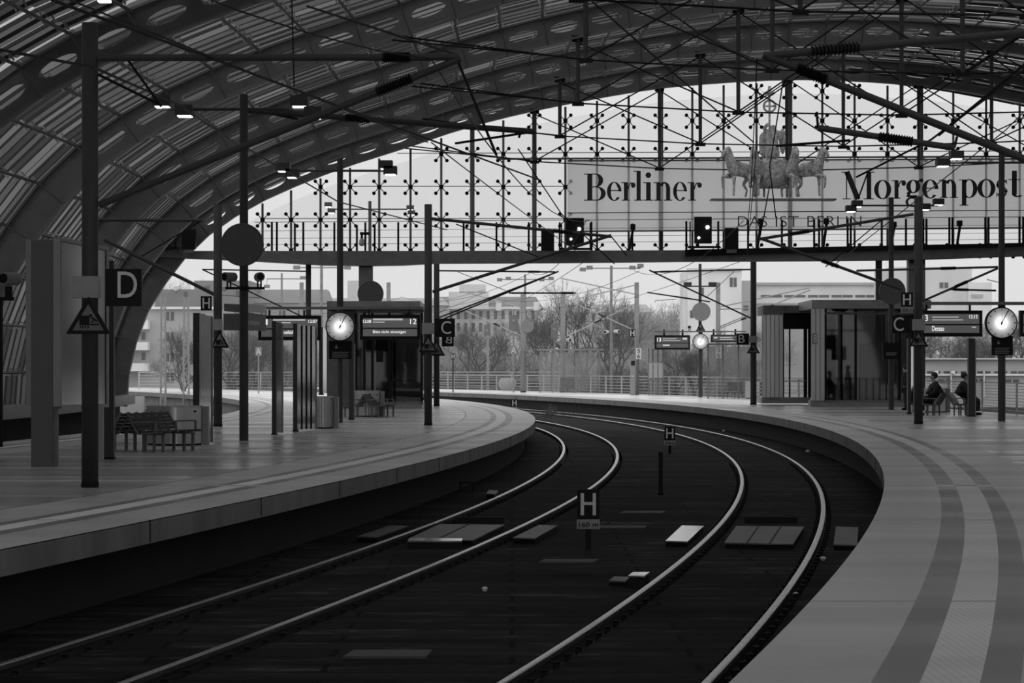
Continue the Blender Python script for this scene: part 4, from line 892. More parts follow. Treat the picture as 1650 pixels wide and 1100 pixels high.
# ---------------------------------------------------------------- shelters, panels, consoles
def shelter(label, x0, x1, ytop, ybase, Y, posts, wood):
    t = thing('glass_shelter', label, 'shelter', W((x0+x1)/2, ybase, Y))
    p, q = W(x0-4, ytop+2.5, Y), W(x1+6, ytop, Y); MB().box(p.x, Y-.4, p.z, q.x, Y+2.2, q.z).build('roof', m_galv, t)
    for x in posts: MB().rect(x-1.3, ytop+2, x+1.3, ybase, Y, .08).build('post', m_galv, t); MB().rect(x-1.3, ytop+2, x+1.3, ybase-4, Y+1.8, .08).build('post', m_galv, t)
    g_ = MB(); 
    for a, b in zip(posts, posts[1:]): g_.rect(a+1.5, ytop+5, b-1.5, ybase-4, Y+1.8, .02)
    g_.build('glazing', m_milk, t)
    bx0, bx1 = wood; be = MB(); 
    for i in range(6): be.rect(bx0, ybase-26+i*2.3, bx1, ybase-24.5+i*2.3, Y+1.2, .04)
    be.rect(bx0-3, ybase-11, bx1+3, ybase-9.5, Y+.8, .4).build('bench_seat', m_steel, t)
    for x in (bx0, (bx0+bx1)/2, bx1): MB().rect(x-.6, ybase-10, x+.6, ybase-1, Y+.9, .05).build('bench_leg', m_steel, t)
shelter('glass shelter with a bench on the far open platform, left of the 5 6 plates', 869, 967, 562, 634, 180, (870, 891, 928, 966), (903, 926))
shelter('glass shelter on the open platform under the B sign, right of the far clock', 1140, 1212, 553, 642, 146, (1141, 1165, 1190, 1212), (1172, 1196))
def console(label, x0, x1, ytop, ybase, Y, bulge=.45):
    t = thing('curved_console', label, 'console', W((x0+x1)/2, ybase, Y), 'curved steel consoles on the platforms'); a, b = W(x0, ybase, Y), W(x1, ytop, Y); w_ = b.x-a.x; n = 24
    out = [(a.x+w_*i/n, Y-bulge*math.sin(math.pi*i/n)) for i in range(n+1)]
    body = MB().prism([(x, y, .04) for x, y in out], (0, 0, b.z-.08)).build('body', m_stain, t)
    MB().prism([(a.x+w_*.5+(x-a.x-w_*.5)*1.02, Y+(y-Y)*1.04, b.z-.04) for x, y in out], (0, 0, .04)).build('top', m_pale, t)
    MB().prism([(a.x+w_*.5+(x-a.x-w_*.5)*.97, Y+(y-Y)*.95-.002, 0) for x, y in out], (0, 0, .05)).build('kick_plate', m_black, t)
    MB().box(b.x, Y-.02, 0, b.x+.12, Y+.3, b.z-.02).build('end_panel', m_galv, t)
    MB().rect(x1-(x1-x0)*.17, ytop+9*w_/1.3, x1-(x1-x0)*.11, ytop+12*w_/1.3, Y-bulge*.42, .02).build('keyhole_plate', m_black, t)
    return t
console('large curved steel console behind the near bench on the left platform', 236, 326, 653, 717, PY(717))
console('curved steel console beside the glass panels in front of the left clock', 505, 538, 638, 690, PY(690))
console('curved steel console behind the benches near the left lift tower', 571, 613, 629, 671, PY(671))
console('curved pale console at the foot of the B sign mast on the far platform', 1201, 1226, 614, 642, PY(642), .4)
console('pale curved console behind the seated people on the right platform', 1489, 1526, 625, 664, PY(664), .4)
def stele(label, x0, x1, ytop, ybase, xg, Y=None, skew=0, div=0, yg=None):
    Y = Y or PY(ybase); t = thing('information_stele', label, 'information stand', W((x0+x1)/2, ybase, Y), 'slim information stands')
    MB().rect(x0, ytop, xg, ybase, Y, .3).build('side_profile', m_mast, t)
    MB().rect(x0-1, ybase-2, xg+1, ybase, Y-.03, .36).build('foot', m_black, t)
    a, b = W(xg, ytop+1, Y), W(x1, ytop+1, Y); zb = W(0, yg or ybase-3, Y).z
    MB().prism([(a.x, Y+.05, zb), (b.x, Y+.05+skew, zb), (b.x, Y+.05+skew, a.z-.05), (a.x, Y+.05, a.z)], (0, .04, 0)).build('glass_panel', m_mirror, t)
    MB().bar((b.x, Y+.05+skew, zb), (b.x, Y+.05+skew, a.z-.05), .04, .04).build('edge_profile', m_galv, t)
    for i in range(1, div+1):
        u = i/(div+1); x = a.x+(b.x-a.x)*u; MB().bar((x, Y+.02+skew*u, zb), (x, Y+.02+skew*u, a.z-.03), .03, .02).build('divider', m_black, t)
stele('tall glazed information stand left of the mast with the small H board', 311, 338, 504, 716, 321, skew=.4)
stele('slim glazed information stand in front of the platform 1 departure board', 438, 455, 517, 700, 444.5)
stele('broader glazed information stand with divided glass beside the slim one', 472, 504, 521, 695, 479, skew=1.2, div=3)
stele('distant information stand just left of the left clock pole', 514, 527, 527, 636, 520, 112)
stele('slim dark information stand right of the left clock pole', 562, 571, 550, 676, 569.5)
stele('dark information stand with pale edge hiding the person on the right bench', 1561, 1572, 545, 671, 1571)
stele('slim information stand beside the thick right mast, hiding a standing person', 1463, 1473, 545, 667, 1468)
# poster case at the left edge
Yp = 45.3
t = thing('poster_case', 'large glazed poster case with broad grey pillar at the left, behind the nearest mast', 'poster case', W(110, 752, Yp))
MB().rect(50, 386, 85, 752, Yp, .35).build('pillar', mat('pillar grey', .09, .5), t)
MB().prism([W(41.5, 384, Yp+.3), W(50, 386, Yp), W(50, 655, Yp), W(41.5, 654, Yp+.3)], (0, .03, 0)).build('bevel_panel', m_sign, t)
MB().rect(85.5, 384, 97, 655, Yp-.02, .3).build('frame_post', m_sign, t)
fr = MB(); fr.bar(W(97, 385, Yp+.1), W(174, 401, Yp+.9), .06, .06).bar(W(97, 655, Yp+.1), W(174, 653, Yp+.9), .06, .06).bar(W(173.5, 401, Yp+.9), W(173.5, 653, Yp+.9), .04, .04); fr.build('frame', m_sign, t)
MB().prism([W(97, 386, Yp+.12), W(173, 402, Yp+.92), W(173, 652, Yp+.92), W(97, 654, Yp+.12)], (0, .02, 0)).build('glass_pane', m_mirror, t)
po = mat('faded poster print', .12, .6, 0, .8, 1.6, stretch=(1, 1, .8)); MB().prism([W(99, 428, Yp+.3), W(172, 430, Yp+1.05), W(172, 648, Yp+1.05), W(99, 650, Yp+.3)], (0, .02, 0)).build('poster', po, t)
MB().rect(157, 655, 166, 742, Yp+.7, .1).build('leg', m_sign, t); MB().rect(86, 655, 93, 752, Yp+.05, .1).build('leg', m_steel, t)
t = thing('dark_post', 'dark square post between the nearest mast and the benches', 'post', W(175, 740, PY(740))); MB().rect(167, 420, 183, 740, PY(740), .18).build('post', m_mast, t); MB().rect(166, 736, 184, 741, PY(740)-.02, .22).build('foot', m_black, t)
# far information wall, ticket machine, planter bowl, 5 6 plates
t = thing('timetable_panel', 'pale triple timetable panel on the far platform under the number 13 board', 'information panel', W(1057, 637, 163))
for x in (1045, 1052, 1060, 1068.5): MB().rect(x-.9, 560, x+.9, 637, 163, .08).build('post', m_galv, t)
for a, b in ((1046, 1051.5), (1053, 1059.5), (1061, 1067.5)): MB().rect(a, 585, b, 609, 162.95, .04).build('timetable', m_pale, t)
MB().rect(1045, 562, 1069, 583, 163, .03).build('glazing', m_milk, t); MB().rect(1045, 611, 1069, 634, 163, .03).build('glazing', m_milk, t)
t = thing('ticket_machine', 'slim grey ticket machine left of the 5 6 plate mast', 'ticket machine', W(1020, 637, 163.5)); MB().rect(1016, 580, 1023.5, 637, 163.5, .5).build('body', m_sign, t); MB().rect(1017, 581, 1023, 588, 163.4, .1).build('screen', m_black, t); MB().rect(1018, 605, 1022, 606.5, 163.4, .1).build('slot', m_white, t)
t = thing('planter_bowl', 'large round grey planter bowl near the far fence', 'planter', W(817.5, 629, 188)); MB().lathe(W(817.5, 629, 188), [(.35, 0), (.5, .15), (.64, .45), (.56, .72), (.42, .85), (.38, .85), (.34, .7)], 28).build('bowl', m_sign, t, True); MB().lathe(W(817.5, 629, 188)+Vector((0, 0, .68)), [(.36, 0), (.2, .06)], 20).build('soil', m_black, t)
for x, y, Y, l in ((1029, 569.5, 164.84, 'white plate numbered 5 6 on the pale mast beside the ticket machine'), (1158, 568, 159.84, 'white plate numbered 5 6 seen through the right shelter')):
    t = thing('track_number_plate', l, 'sign', W(x, y+9, Y)); MB().rect(x-4.5, y-9, x+4.5, y+9, Y, .03).build('plate', m_white, t); text('5', x-2.2, y-7.5, x+2.2, y-1, Y, m_black, t, 'number'); text('6', x-2.2, y+1, x+2.2, y+7.5, Y, m_black, t, 'number')

# ---------------------------------------------------------------- benches
def bench():
    t = thing('slatted_bench', '', 'bench', (0, 0, 0), 'slatted steel benches'); L_ = 1.6
    for i in range(5): MB().box(.02+i*.105, -L_/2, .40+i*.012, .11+i*.105, L_/2, .425+i*.012).build('seat_slat', m_wood, t)
    for i in range(5): 
        z = .48+i*.075; MB().prism([(-.02-i*.045, -L_/2, z), (-.05-i*.045, -L_/2, z+.055), (-.03-i*.045, -L_/2, z+.06), (0-i*.045, -L_/2, z+.005)], (0, L_, 0)).build('back_slat', m_wood, t)
    for y in [-L_/2+L_*i/5 for i in range(6)]:
        MB().bar((0, y, .4), (-.24, y, .86), .05, .03).bar((0, y, .39), (.54, y, .44), .05, .03).build('rib', m_steel, t)
    for y in (-L_/2, 0, L_/2):
        MB().bar((-.1, y, .64), (.4, y, .66), .04, .03).bar((.4, y, .66), (.4, y, .43), .04, .03).build('armrest', m_steel, t)
    for y in (-.6, .6):
        for x in (.02, .25, .45): MB().bar((x, y, 0), (x, y, .4), .05, .05).build('leg', m_steel, t)
        MB().box(-.02, y-.03, .37, .5, y+.03, .4).build('foot_bar', m_steel, t)
    return t
b0 = bench(); R = math.radians
p = W(236, 728, PY(728)); b0.location = (p.x+.15, p.y+.6, 0); b0.rotation_euler = (0, 0, R(-22)); b0.scale = (1, 1, .9); b0['label'] = 'slatted bench facing right in front of the large curved console'
def B(x, y, rz, label, dx=0): q = W(x, y, PY(y)); return dup(b0, (q.x+dx, q.y+.6, 0), label, R(rz))
B(204, 728, 158, 'slatted bench facing left, back to back with the near bench, beside the dark post')
B(604, 672, -12, 'distant slatted bench before the left lift tower, facing right')
B(583, 672, 168, 'distant slatted bench right of the left clock pole, facing left')
B(1515, 669, 163, 'slatted bench facing left with a seated person in dark coat')
B(1545, 669, -17, 'slatted bench facing right, partly behind the dark information stand')

# ---------------------------------------------------------------- people
def seated(label, x, ybase, face, Y, hairm=m_hair, hood=False):
    t = thing('person', label, 'person', W(x, ybase, Y), 'people seated on the right platform'); o = W(x, ybase, Y); o.z = 0
    def P(a, b, z, r): return (o.x+a*face, o.y+b, z, r)
    body = [P(0, 0, .55, .12), P(-.03, 0, .8, .12), P(-.05, 0, 1.02, .13), P(0, 0, 1.16, .06), P(.03, 0, 1.23, .065), P(.04, 0, 1.32, .12), P(.03, 0, 1.39, .11),
            P(-.04, -.19, 1.04, .06), P(.02, -.24, .8, .045), P(.25, -.16, .68, .035), P(.31, -.13, .68, .03),
            P(-.04, .19, 1.04, .06), P(.02, .24, .8, .045), P(.25, .16, .68, .035), P(.31, .13, .68, .03),
            P(.05, -.1, .53, .1), P(.46, -.12, .52, .07), P(.42, -.12, .12, .045), P(.05, .1, .53, .1), P(.46, .12, .52, .07), P(.42, .12, .12, .045)]
    E_ = [(0,1),(1,2),(2,3),(3,4),(4,5),(5,6),(2,7),(7,8),(8,9),(9,10),(2,11),(11,12),(12,13),(13,14),(0,15),(15,16),(16,17),(0,18),(18,19),(19,20)]
    for w0, s in ((10, -1), (14, 1)):
        for j in range(4):
            k = len(body); body += [P(.35, s*.13+(j-1.5)*.02, .68-.004*j, .011), P(.385+.008*(j in (1, 2)), s*.13+(j-1.5)*.022, .665, .010)]; E_ += [(w0, k), (k, k+1)]
        k = len(body); body += [P(.31, s*.09, .7, .011), P(.345, s*.08, .695, .010)]; E_ += [(w0, k), (k, k+1)]
    skin('body', body, E_, m_skin, t)
    skin('coat', [P(-.01, 0, .56, .26), P(-.06, 0, .8, .27), P(-.08, 0, 1.03, .24), P(-.01, 0, 1.15, .11), P(-.05, -.22, 1.05, .12), P(0, -.29, .8, .1), P(.24, -.18, .69, .07), P(-.05, .22, 1.05, .12), P(0, .29, .8, .1), P(.24, .18, .69, .07), P(.2, 0, .56, .19)],
         [(0,1),(1,2),(2,3),(2,4),(4,5),(5,6),(2,7),(7,8),(8,9),(0,10)], m_coat, t)
    skin('trousers', [P(0, 0, .55, .15), P(.1, -.1, .54, .14), P(.46, -.12, .53, .12), P(.42, -.12, .12, .085), P(.1, .1, .54, .14), P(.46, .12, .53, .12), P(.42, .12, .12, .085)], [(0,1),(1,2),(2,3),(0,4),(4,5),(5,6)], m_trous, t)
    for s in (-1, 1): MB().lathe((o.x+face*.47, o.y+s*.12, 0), [(.05, 0), (.06, .03), (.05, .08), (.02, .1)], 12, sx=2.1).build('shoe', m_black, t, True)
    h = MB().lathe((o.x-face*.015, o.y, 1.40), [(.03, -.13), (.09, -.1), (.118, -.03), (.112, .03), (.075, .075), (.02, .095)], 16); h.build('hair', hairm, t, True)
    MB().lathe((o.x+face*.13, o.y, 1.31), [(.012, -.02), (.018, -.01), (.006, .02)], 8).build('nose', m_skin, t)
    for s in (-1, 1): MB().lathe((o.x+face*.03, o.y+s*.1, 1.31), [(.008, -.03), (.02, 0), (.01, .03)], 8).build('ear', m_skin, t)
    return t
Yp2 = PY(669)+.6
seated('seated person in dark coat with short dark hair on the bench, facing left', 1505, 669, -1, Yp2)
seated('seated person in dark coat mostly behind the dark information stand, facing right', 1554, 669, 1, Yp2)
def standing(label, x, ybase, Y, face=-1):
    t = thing('person', label, 'person', W(x, ybase, Y)); o = W(x, ybase, Y); o.z = 0
    def P(a, b, z, r): return (o.x+a*face, o.y+b, z, r)
    skin('body', [P(0, 0, .95, .12), P(0, 0, 1.2, .12), P(-.02, 0, 1.4, .13), P(0, 0, 1.5, .06), P(.03, 0, 1.6, .085), P(.03, 0, 1.68, .08), P(0, -.2, 1.4, .055), P(.02, -.24, 1.1, .04), P(.1, -.2, .86, .035), P(0, .2, 1.4, .055), P(.02, .24, 1.1, .04), P(.1, .2, .86, .035), P(0, -.1, .9, .09), P(.02, -.1, .5, .06), P(0, -.1, .08, .045), P(0, .1, .9, .09), P(-.04, .1, .5, .06), P(-.08, .1, .08, .045)],
         [(0,1),(1,2),(2,3),(3,4),(4,5),(2,6),(6,7),(7,8),(2,9),(9,10),(10,11),(0,12),(12,13),(13,14),(0,15),(15,16),(16,17)], m_skin, t)
    skin('coat', [P(0, 0, .75, .2), P(0, 0, 1.1, .18), P(-.02, 0, 1.4, .17), P(0, 0, 1.5, .08), P(0, -.22, 1.4, .08), P(.02, -.26, 1.1, .07), P(.08, -.22, .92, .05), P(0, .22, 1.4, .08), P(.02, .26, 1.1, .07), P(.08, .22, .92, .05)], [(0,1),(1,2),(2,3),(2,4),(4,5),(5,6),(2,7),(7,8),(8,9)], m_coat, t)
    skin('trousers', [P(0, 0, .88, .15), P(0, -.1, .8, .1), P(.02, -.1, .5, .08), P(0, -.1, .08, .06), P(0, .1, .8, .1), P(-.04, .1, .5, .08), P(-.08, .1, .08, .06)], [(0,1),(1,2),(2,3),(0,4),(4,5),(5,6)], m_trous, t)
    for s, a in ((-1, .05), (1, -.03)): MB().lathe((o.x+face*a, o.y+s*.1, 0), [(.05, 0), (.06, .03), (.05, .08), (.02, .1)], 12, sx=2).build('shoe', m_black, t, True)
    MB().lathe((o.x, o.y, 1.66), [(.09, -.08), (.1, 0), (.08, .07), (.02, .1)], 14).build('hair', m_hair, t, True)
standing('standing person in dark clothes almost hidden between the lift tower and the thick right mast', 1459, 660, 106)

# ---------------------------------------------------------------- things lying in the track
def G(x, y, z=BZ): Y = (EYE-z)*F/(y-HZ); return Vector(((x-825)*Y/F, Y, z))
m_plate = mat('worn steel cover', .07, .4, .3, .5, 2.2); m_plate2 = mat('wet worn steel cover', .3, .12, .7, .7, 3)
def plate(label, pts, h=.08, m=m_plate, seams=(), name='track_cover', z=None):
    z = BZ+h if z is None else z
    q = [G(x, y, z) for x, y in pts]; t = thing(name, label, 'track cover' if name == 'track_cover' else 'board', (sum(q, Vector())/len(q))*Vector((1, 1, 0)).length*0+Vector((q[0].x, q[0].y, BZ)), 'covers lying between the rails' if name == 'track_cover' else None)
    MB().prism([p+Vector((0, 0, -.02)) for p in q], (0, 0, .02)).build('lid', m, t)
    c = sum(q, Vector())/len(q)
    MB().prism([Vector((c.x+(p.x-c.x)*.98, c.y+(p.y-c.y)*.98, BZ-.01)) for p in q], (0, 0, z-.02-BZ)).build('box', m_black, t)
    for u in seams:
        a = q[0].lerp(q[1], u); b = q[3].lerp(q[2], u); MB().bar(a+Vector((0, 0, .004)), b+Vector((0, 0, .004)), .025, .006).build('seam', m_black, t)
    return t
plate('flat steel cover beside the left platform wall', [(575, 864), (607, 865), (658, 847), (628, 846)])
plate('large double steel cover in the middle of the left track', [(657, 868), (762, 870), (813, 845), (708, 844)], seams=(.45,))
plate('narrow wet step in front of the large double cover in the left track', [(657, 871), (744, 871), (746, 867), (661, 866)], .11, m_plate2)
plate('steel cover between left track and the 160 m board', [(826, 866), (862, 867), (899, 846), (869, 845)])
plate('wet shining steel cover left of the right track', [(1072, 871), (1108, 872), (1134, 847), (1099, 846)], m=m_plate2)
plate('wide triple steel cover in the middle of the right track', [(1167, 874), (1278, 876), (1296, 848), (1186, 847)], seams=(.33, .66))
plate('steel cover at the foot of the right platform wall', [(1343, 877), (1381, 878), (1383, 849), (1347, 848)])
plate('small shining metal box on the track bed near the right track', [(1012, 927), (1039, 927), (1047, 921), (1020, 921)], .14, m_plate2)
plate('small dark cover beside the shining metal box', [(981, 935), (1008, 936), (1016, 929), (990, 928)], .06)
plate('small metal box near the left platform wall beyond the covers', [(783, 795), (797, 796), (803, 790), (788, 789)], .14)
t = thing('cable_trestle', 'small dark trestle by the left platform wall', 'trestle', G(752, 793)); p = G(752, 793)
MB().box(p.x-.14, p.y-.1, BZ+.18, p.x+.14, p.y+.1, BZ+.22).build('top', m_black, t)
for s in (-1, 1): MB().box(p.x+s*.12-.02, p.y-.08, BZ, p.x+s*.12+.02, p.y+.08, BZ+.18).build('leg', m_black, t)
for pts, l in (([(552, 1057), (686, 1057), (697, 1046), (571, 1046)], 'pale flat board lying in the foreground between the tracks'), ([(868, 905), (955, 905), (965, 900), (878, 900)], 'pale flat board just in front of the 160 m board'),
               ([(966, 850), (1039, 850), (1043, 846), (966, 846)], 'pale flat board right of the 160 m board'), ([(998, 826), (1066, 826), (1073, 822.5), (1006, 822.5)], 'pale flat board behind the 160 m board')):
    q = [G(x, y, BZ+.02) for x, y in pts]; tag(MB().prism(q, (0, 0, -.03)).build('flat_board', mat('weathered board', .06, .8), None, origin=q[0]), l, 'board', 'flat boards on the track bed')
for x0, x1, y, l in ((1200, 1285, 842.5, 'low dark kerb bar behind the triple cover in the right track'), (735, 812, 843, 'low dark kerb bar behind the double cover in the left track')):
    a, b = G(x0, y), G(x1, y); tag(MB().box(a.x, a.y, BZ, b.x, a.y+.1, BZ+.1).build('kerb_bar', m_wallc, None, origin=a), l, 'bar')
for i, (x, y, l) in enumerate(((781, 948, 'small white scrap of litter between the tracks in the foreground'), (1302, 727, 'white scrap of litter below the right platform wall'), (1166, 694, 'pair of pale litter scraps by the outer rail'), (1326, 899, 'pale crumpled cup beside the right outer rail'), (1282, 957, 'pale curled strip of litter beside the right outer rail'), (1000, 667, 'tiny white scrap beside the far rail'))):
    c = G(x, y, BZ+.03); t = MB(); k = .022*(1.8 if y < 760 else 1)
    t.lathe(c, [(k*.8, -.03), (k*1.3, 0), (k, k*.8), (k*.4, k)], 7, sx=1.2+.4*(i % 2)); tag(t.build('litter', m_white, None, origin=c), l, 'litter', 'scraps of litter in the track')
t = MB()
for i in range(90):
    y = random.uniform(670, 675); x = random.gauss(887, 4) if i < 50 else random.uniform(880, 930); c = G(x, y, -.9)
    t.tube(c, c+Vector((random.uniform(-.25, .25), random.uniform(-.3, .3), random.uniform(.15, .75 if i < 50 else .3))), .03, .008, n=3)
tag(t.build('weeds', mat('dry weeds', .07, .9), None, origin=G(885, 668)), 'dry weeds growing between the tracks at the far bend', 'weeds', kind='stuff')

# ---------------------------------------------------------------- outside: railings, ground, trees, buildings
o = MB().box(-400, YE+30, -1.4, 400, 900, -1.2).build('floor_ground', mat('outside ground', .33, .9, 0, .3, .15)); struct(o, 'open ground beyond the station')
def railing(label, pts, h=1.1, bars=6, post=3.0, m=m_pale, rr=.035):
    t = thing('railing', label, 'railing', pts[0], 'pale railings of the open platforms'); b = MB(); pts = [Vector(p) for p in pts]
    for a, c in zip(pts, pts[1:]):
        for i in range(bars): z = h*(.12+.88*i/(bars-1)); b.tube(a+Vector((0, 0, z)), c+Vector((0, 0, z)), rr*1.4 if i == bars-1 else rr*.7, n=4)
    b.build('bars', m, t)
    tot = 0
    for a, c in zip(pts, pts[1:]):
        n = max(1, int((c-a).length/post))
        for i in range(n): p = a.lerp(c, i/n); MB().tube(p, p+Vector((0, 0, h)), rr*1.6, n=6).build('post', m, t)
def rp(Y, k='PR', off=9.1): return (X(k, Y, off), Y, 0)
railing('railing along the right platform edge behind the seated people', [rp(Y) for Y in (78, 84, 90, 96, 102, 108, 112)], 1.1, 10, 2.2, m_pale, .022)
railing('long railing bending along the open platform behind the shelters', [rp(Y) for Y in (123, 130, 140, 150, 160, 170, 180, 190, 200, 212)])
railing('far railing across the end of the platforms behind the planter bowl', [(-9, 214, 0), (-5, 213, 0), (0, 212, 0), (4, 211, 0)], 1.3, 5)
railing('railing beyond the left platform seen between masts', [(-28, 205, 0), (-22, 206, 0), (-16, 207, 0), (-10, 208, 0)], 1.3, 6)
o = MB().box(-29, 152, -1.2, -20.5, 152.5, .05).build('trim_2', m_pale); struct(o, 'low pale parapet beyond the left end of the vault')
o = MB().prism([(-22.3, 124, -1.2), (-22.3, 150, -1.2), (-22.3, 150, .1), (-22.3, 124, .1)], (.3, 0, 0)).build('trim_3', m_galv); struct(o, 'parapet wall running back beyond the left end of the vault')

def tree_mesh(seed, dep=6, n0=4, up=.7, wscale=1.0):
    rnd = random.Random(seed); mb = MB()
    def grow(p, d, L_, r, k):
        q = p
        for s in range(2):
            d2 = (d+Vector((rnd.gauss(0, .12), rnd.gauss(0, .12), rnd.gauss(.03, .08)))).normalized(); e = q+d2*L_/2; mb.tube(q, e, r*(1-.2*s), r*(.8-.2*s), n=4 if k > 3 else 3, caps=False); q = e; d = d2
        if k == 0: return
        for i in range(3 if k > 1 else 4):
            a = rnd.uniform(0, 2*math.pi); tl = rnd.uniform(.35, .85); ax = d.orthogonal().normalized(); ax.rotate(Matrix.Rotation(a, 3, d)); nd = (d*math.cos(tl)+ax*math.sin(tl)+Vector((0, 0, .12))).normalized()
            grow(q if i else p.lerp(q, .6), nd, L_*rnd.uniform(.62, .85), r*.62, k-1)
    for i in range(n0):
        a = 2*math.pi*i/n0+rnd.uniform(-.4, .4); grow(Vector((0, 0, 1.6)) if n0 > 1 else Vector((0, 0, 0)), Vector((math.cos(a)*.45, math.sin(a)*.45, up)).normalized(), 2.6, .14, dep)
    mb.tube((0, 0, 0), (0, 0, 2), .26, .2, n=7); return mb
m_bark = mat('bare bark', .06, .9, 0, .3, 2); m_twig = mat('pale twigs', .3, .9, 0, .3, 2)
proto = []
for i, sd in enumerate((3, 11, 23)):
    mb = tree_mesh(sd); zs = max(v[2] for v in mb.v); proto.append((mb, zs))
meshes = {}
def tree(label, x, ytop, Y, wf=1, k=0, m=m_bark, zb=-1.2, name='bare_tree'):
    mb, zs = proto[k]; key = (k, m.name)
    if key not in meshes:
        o = mb.build('branches', m); meshes[key] = o.data; bpy.data.objects.remove(o)
    H_ = W(x, ytop, Y).z-zb; o = bpy.data.objects.new(name, meshes[key]); COL.objects.link(o)
    o.location = ((x-825)*Y/F, Y, zb); s = H_/zs; o.scale = (s*wf, s*wf, s); o.rotation_euler = (0, 0, x*.7); tag(o, label, 'tree', 'bare winter trees beyond the platforms')
TR = [(940, 448, 262, .9, 0, 'tallest bare tree, straight under the four-headed distant lamp'), (885, 486, 255, 1.0, 1, 'bare tree directly behind the glass shelter at left'), (990, 478, 258, 1.0, 2, 'bare tree right of the tallest one, behind the distant pole'),
      (835, 492, 275, 1.0, 0, 'bare tree behind the letter A mast'), (770, 512, 265, 1.2, 1, 'spreading bare tree right of the left C sign'), (726, 520, 280, 1.1, 2, 'bare tree just right of the left C sign mast'), (1035, 500, 288, 1.2, 1, 'bushy bare tree between the 5 6 mast and the ad wall'),
      (1085, 478, 330, 1.2, 0, 'bare tree in front of the pale block, left of the round mirror'), (1090, 545, 200, .8, 2, 'small bare shrub tree behind the number 13 board'), (1118, 550, 195, .7, 1, 'small bare shrub tree left of the far clock'), (1185, 520, 240, 1.2, 2, 'bare tree behind the right shelter'),
      (1235, 505, 280, .8, 1, 'bare tree hidden behind the lift entrance'), (1462, 512, 210, 1.2, 0, 'bare tree behind the thick right mast'), (1525, 520, 230, 1.3, 2, 'bare tree above the low building, behind the Dessau board'), (1600, 525, 202, 1.1, 1, 'bare tree behind the right clock'),
      (1645, 500, 210, 1.2, 0, 'bare tree at the right picture edge'), (1565, 530, 200, 1, 0, 'bare tree left of the right clock mast'), (296, 520, 190, .8, 1, 'bare tree in front of the left apartment block'), (330, 545, 185, .8, 0, 'bare tree left of the H board mast'), (372, 505, 226, 1, 2, 'bare tree between the two left masts'),
      (412, 520, 235, 1, 0, 'bare tree behind the left lamp post'), (455, 540, 230, .9, 1, 'bare tree behind the platform 1 board'), (660, 515, 290, 1.1, 2, 'bare tree behind the left lift tower'), (285, 436, 330, .6, 0, 'distant treetop above the left apartment roof')]
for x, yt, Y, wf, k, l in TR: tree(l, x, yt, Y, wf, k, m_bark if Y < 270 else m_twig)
# dense undergrowth slope behind the fence
def thicket(label, x0, x1, ytop, Y, n, seed, m=m_twig):
    rnd = random.Random(seed); mb = MB()
    for i in range(n):
        x = rnd.uniform(x0, x1); y = Y+rnd.uniform(-8, 8); c = Vector(((x-825)*y/F, y, -1.2)); top = W(x, ytop+rnd.uniform(-6, 16), y).z
        h = (top+1.2)*rnd.uniform(.5, 1); d = Vector((rnd.gauss(0, .22)*h, rnd.gauss(0, .15)*h, h)); mid = c+d*.5+Vector((rnd.gauss(0, .2), 0, 0)); mb.tube(c, mid, .06, .045, n=3, caps=False); mb.tube(mid, c+d, .045, .02, n=3, caps=False)
        for j in range(5):
            p = c.lerp(c+d, rnd.uniform(.3, .95)); mb.tube(p, p+Vector((rnd.gauss(0, .6), rnd.gauss(0, .5), rnd.uniform(.2, 1.1))), .03, .012, n=3, caps=False)
    tag(mb.build('thicket', m, None, origin=((x0-825)*Y/F, Y, -1.2)), label, 'undergrowth', kind='stuff')
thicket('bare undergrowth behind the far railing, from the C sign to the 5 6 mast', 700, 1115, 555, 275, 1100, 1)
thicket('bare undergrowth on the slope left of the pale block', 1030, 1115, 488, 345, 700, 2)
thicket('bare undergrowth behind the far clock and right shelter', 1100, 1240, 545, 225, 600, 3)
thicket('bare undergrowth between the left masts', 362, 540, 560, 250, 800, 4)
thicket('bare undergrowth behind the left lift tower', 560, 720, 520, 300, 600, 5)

thicket('dark bare stems in front of the undergrowth behind the far railing', 700, 1100, 590, 240, 420, 9, m_bark)
def bl(nm, v): return mat('facade '+nm, v, .85, 0, .12, .25)
def building(label, x0, x1, ytop, Y, m, wins=(), depth=14, roofm=None, rh=0, extra=(), name='building', zb=-9):
    t = thing(name, label, 'building', ((x0+x1-1650)/2*Y/F, Y, zb), 'buildings beyond the station')
    a, b = W(x0, 0, Y).x, W(x1, ytop, Y); MB().box(a, Y, zb, b.x, Y+depth, b.z).build('walls', m, t)
    if rh:
        p = [(a-.3, Y-.3, b.z), (b.x+.3, Y-.3, b.z), (b.x-.6, Y+depth*.4, b.z+rh*Y/F), (a+.6, Y+depth*.4, b.z+rh*Y/F)]; MB().prism(p, (0, depth*.3, -.05)).build('roof', roofm or m_sign, t)
    for w_ in wins: 
        f = MB().rect(w_[0], w_[1], w_[2], w_[3], Y-.06, .1).build('window', mat('window glass', .06, .2), t)
        if (w_[2]-w_[0]) > 8: MB().rect((w_[0]+w_[2])/2-.5, w_[1], (w_[0]+w_[2])/2+.5, w_[3], Y-.1, .04).build('window_bar', m_white, f)
    for e in extra: MB().rect(*e[:4], Y-e[4], e[5]).build(e[6], e[7], t)
    return t
lf = bl('light', .6); md_ = bl('mid', .38); dk = bl('dark', .2); wh = bl('white', .78); pl = bl('pale', .68)
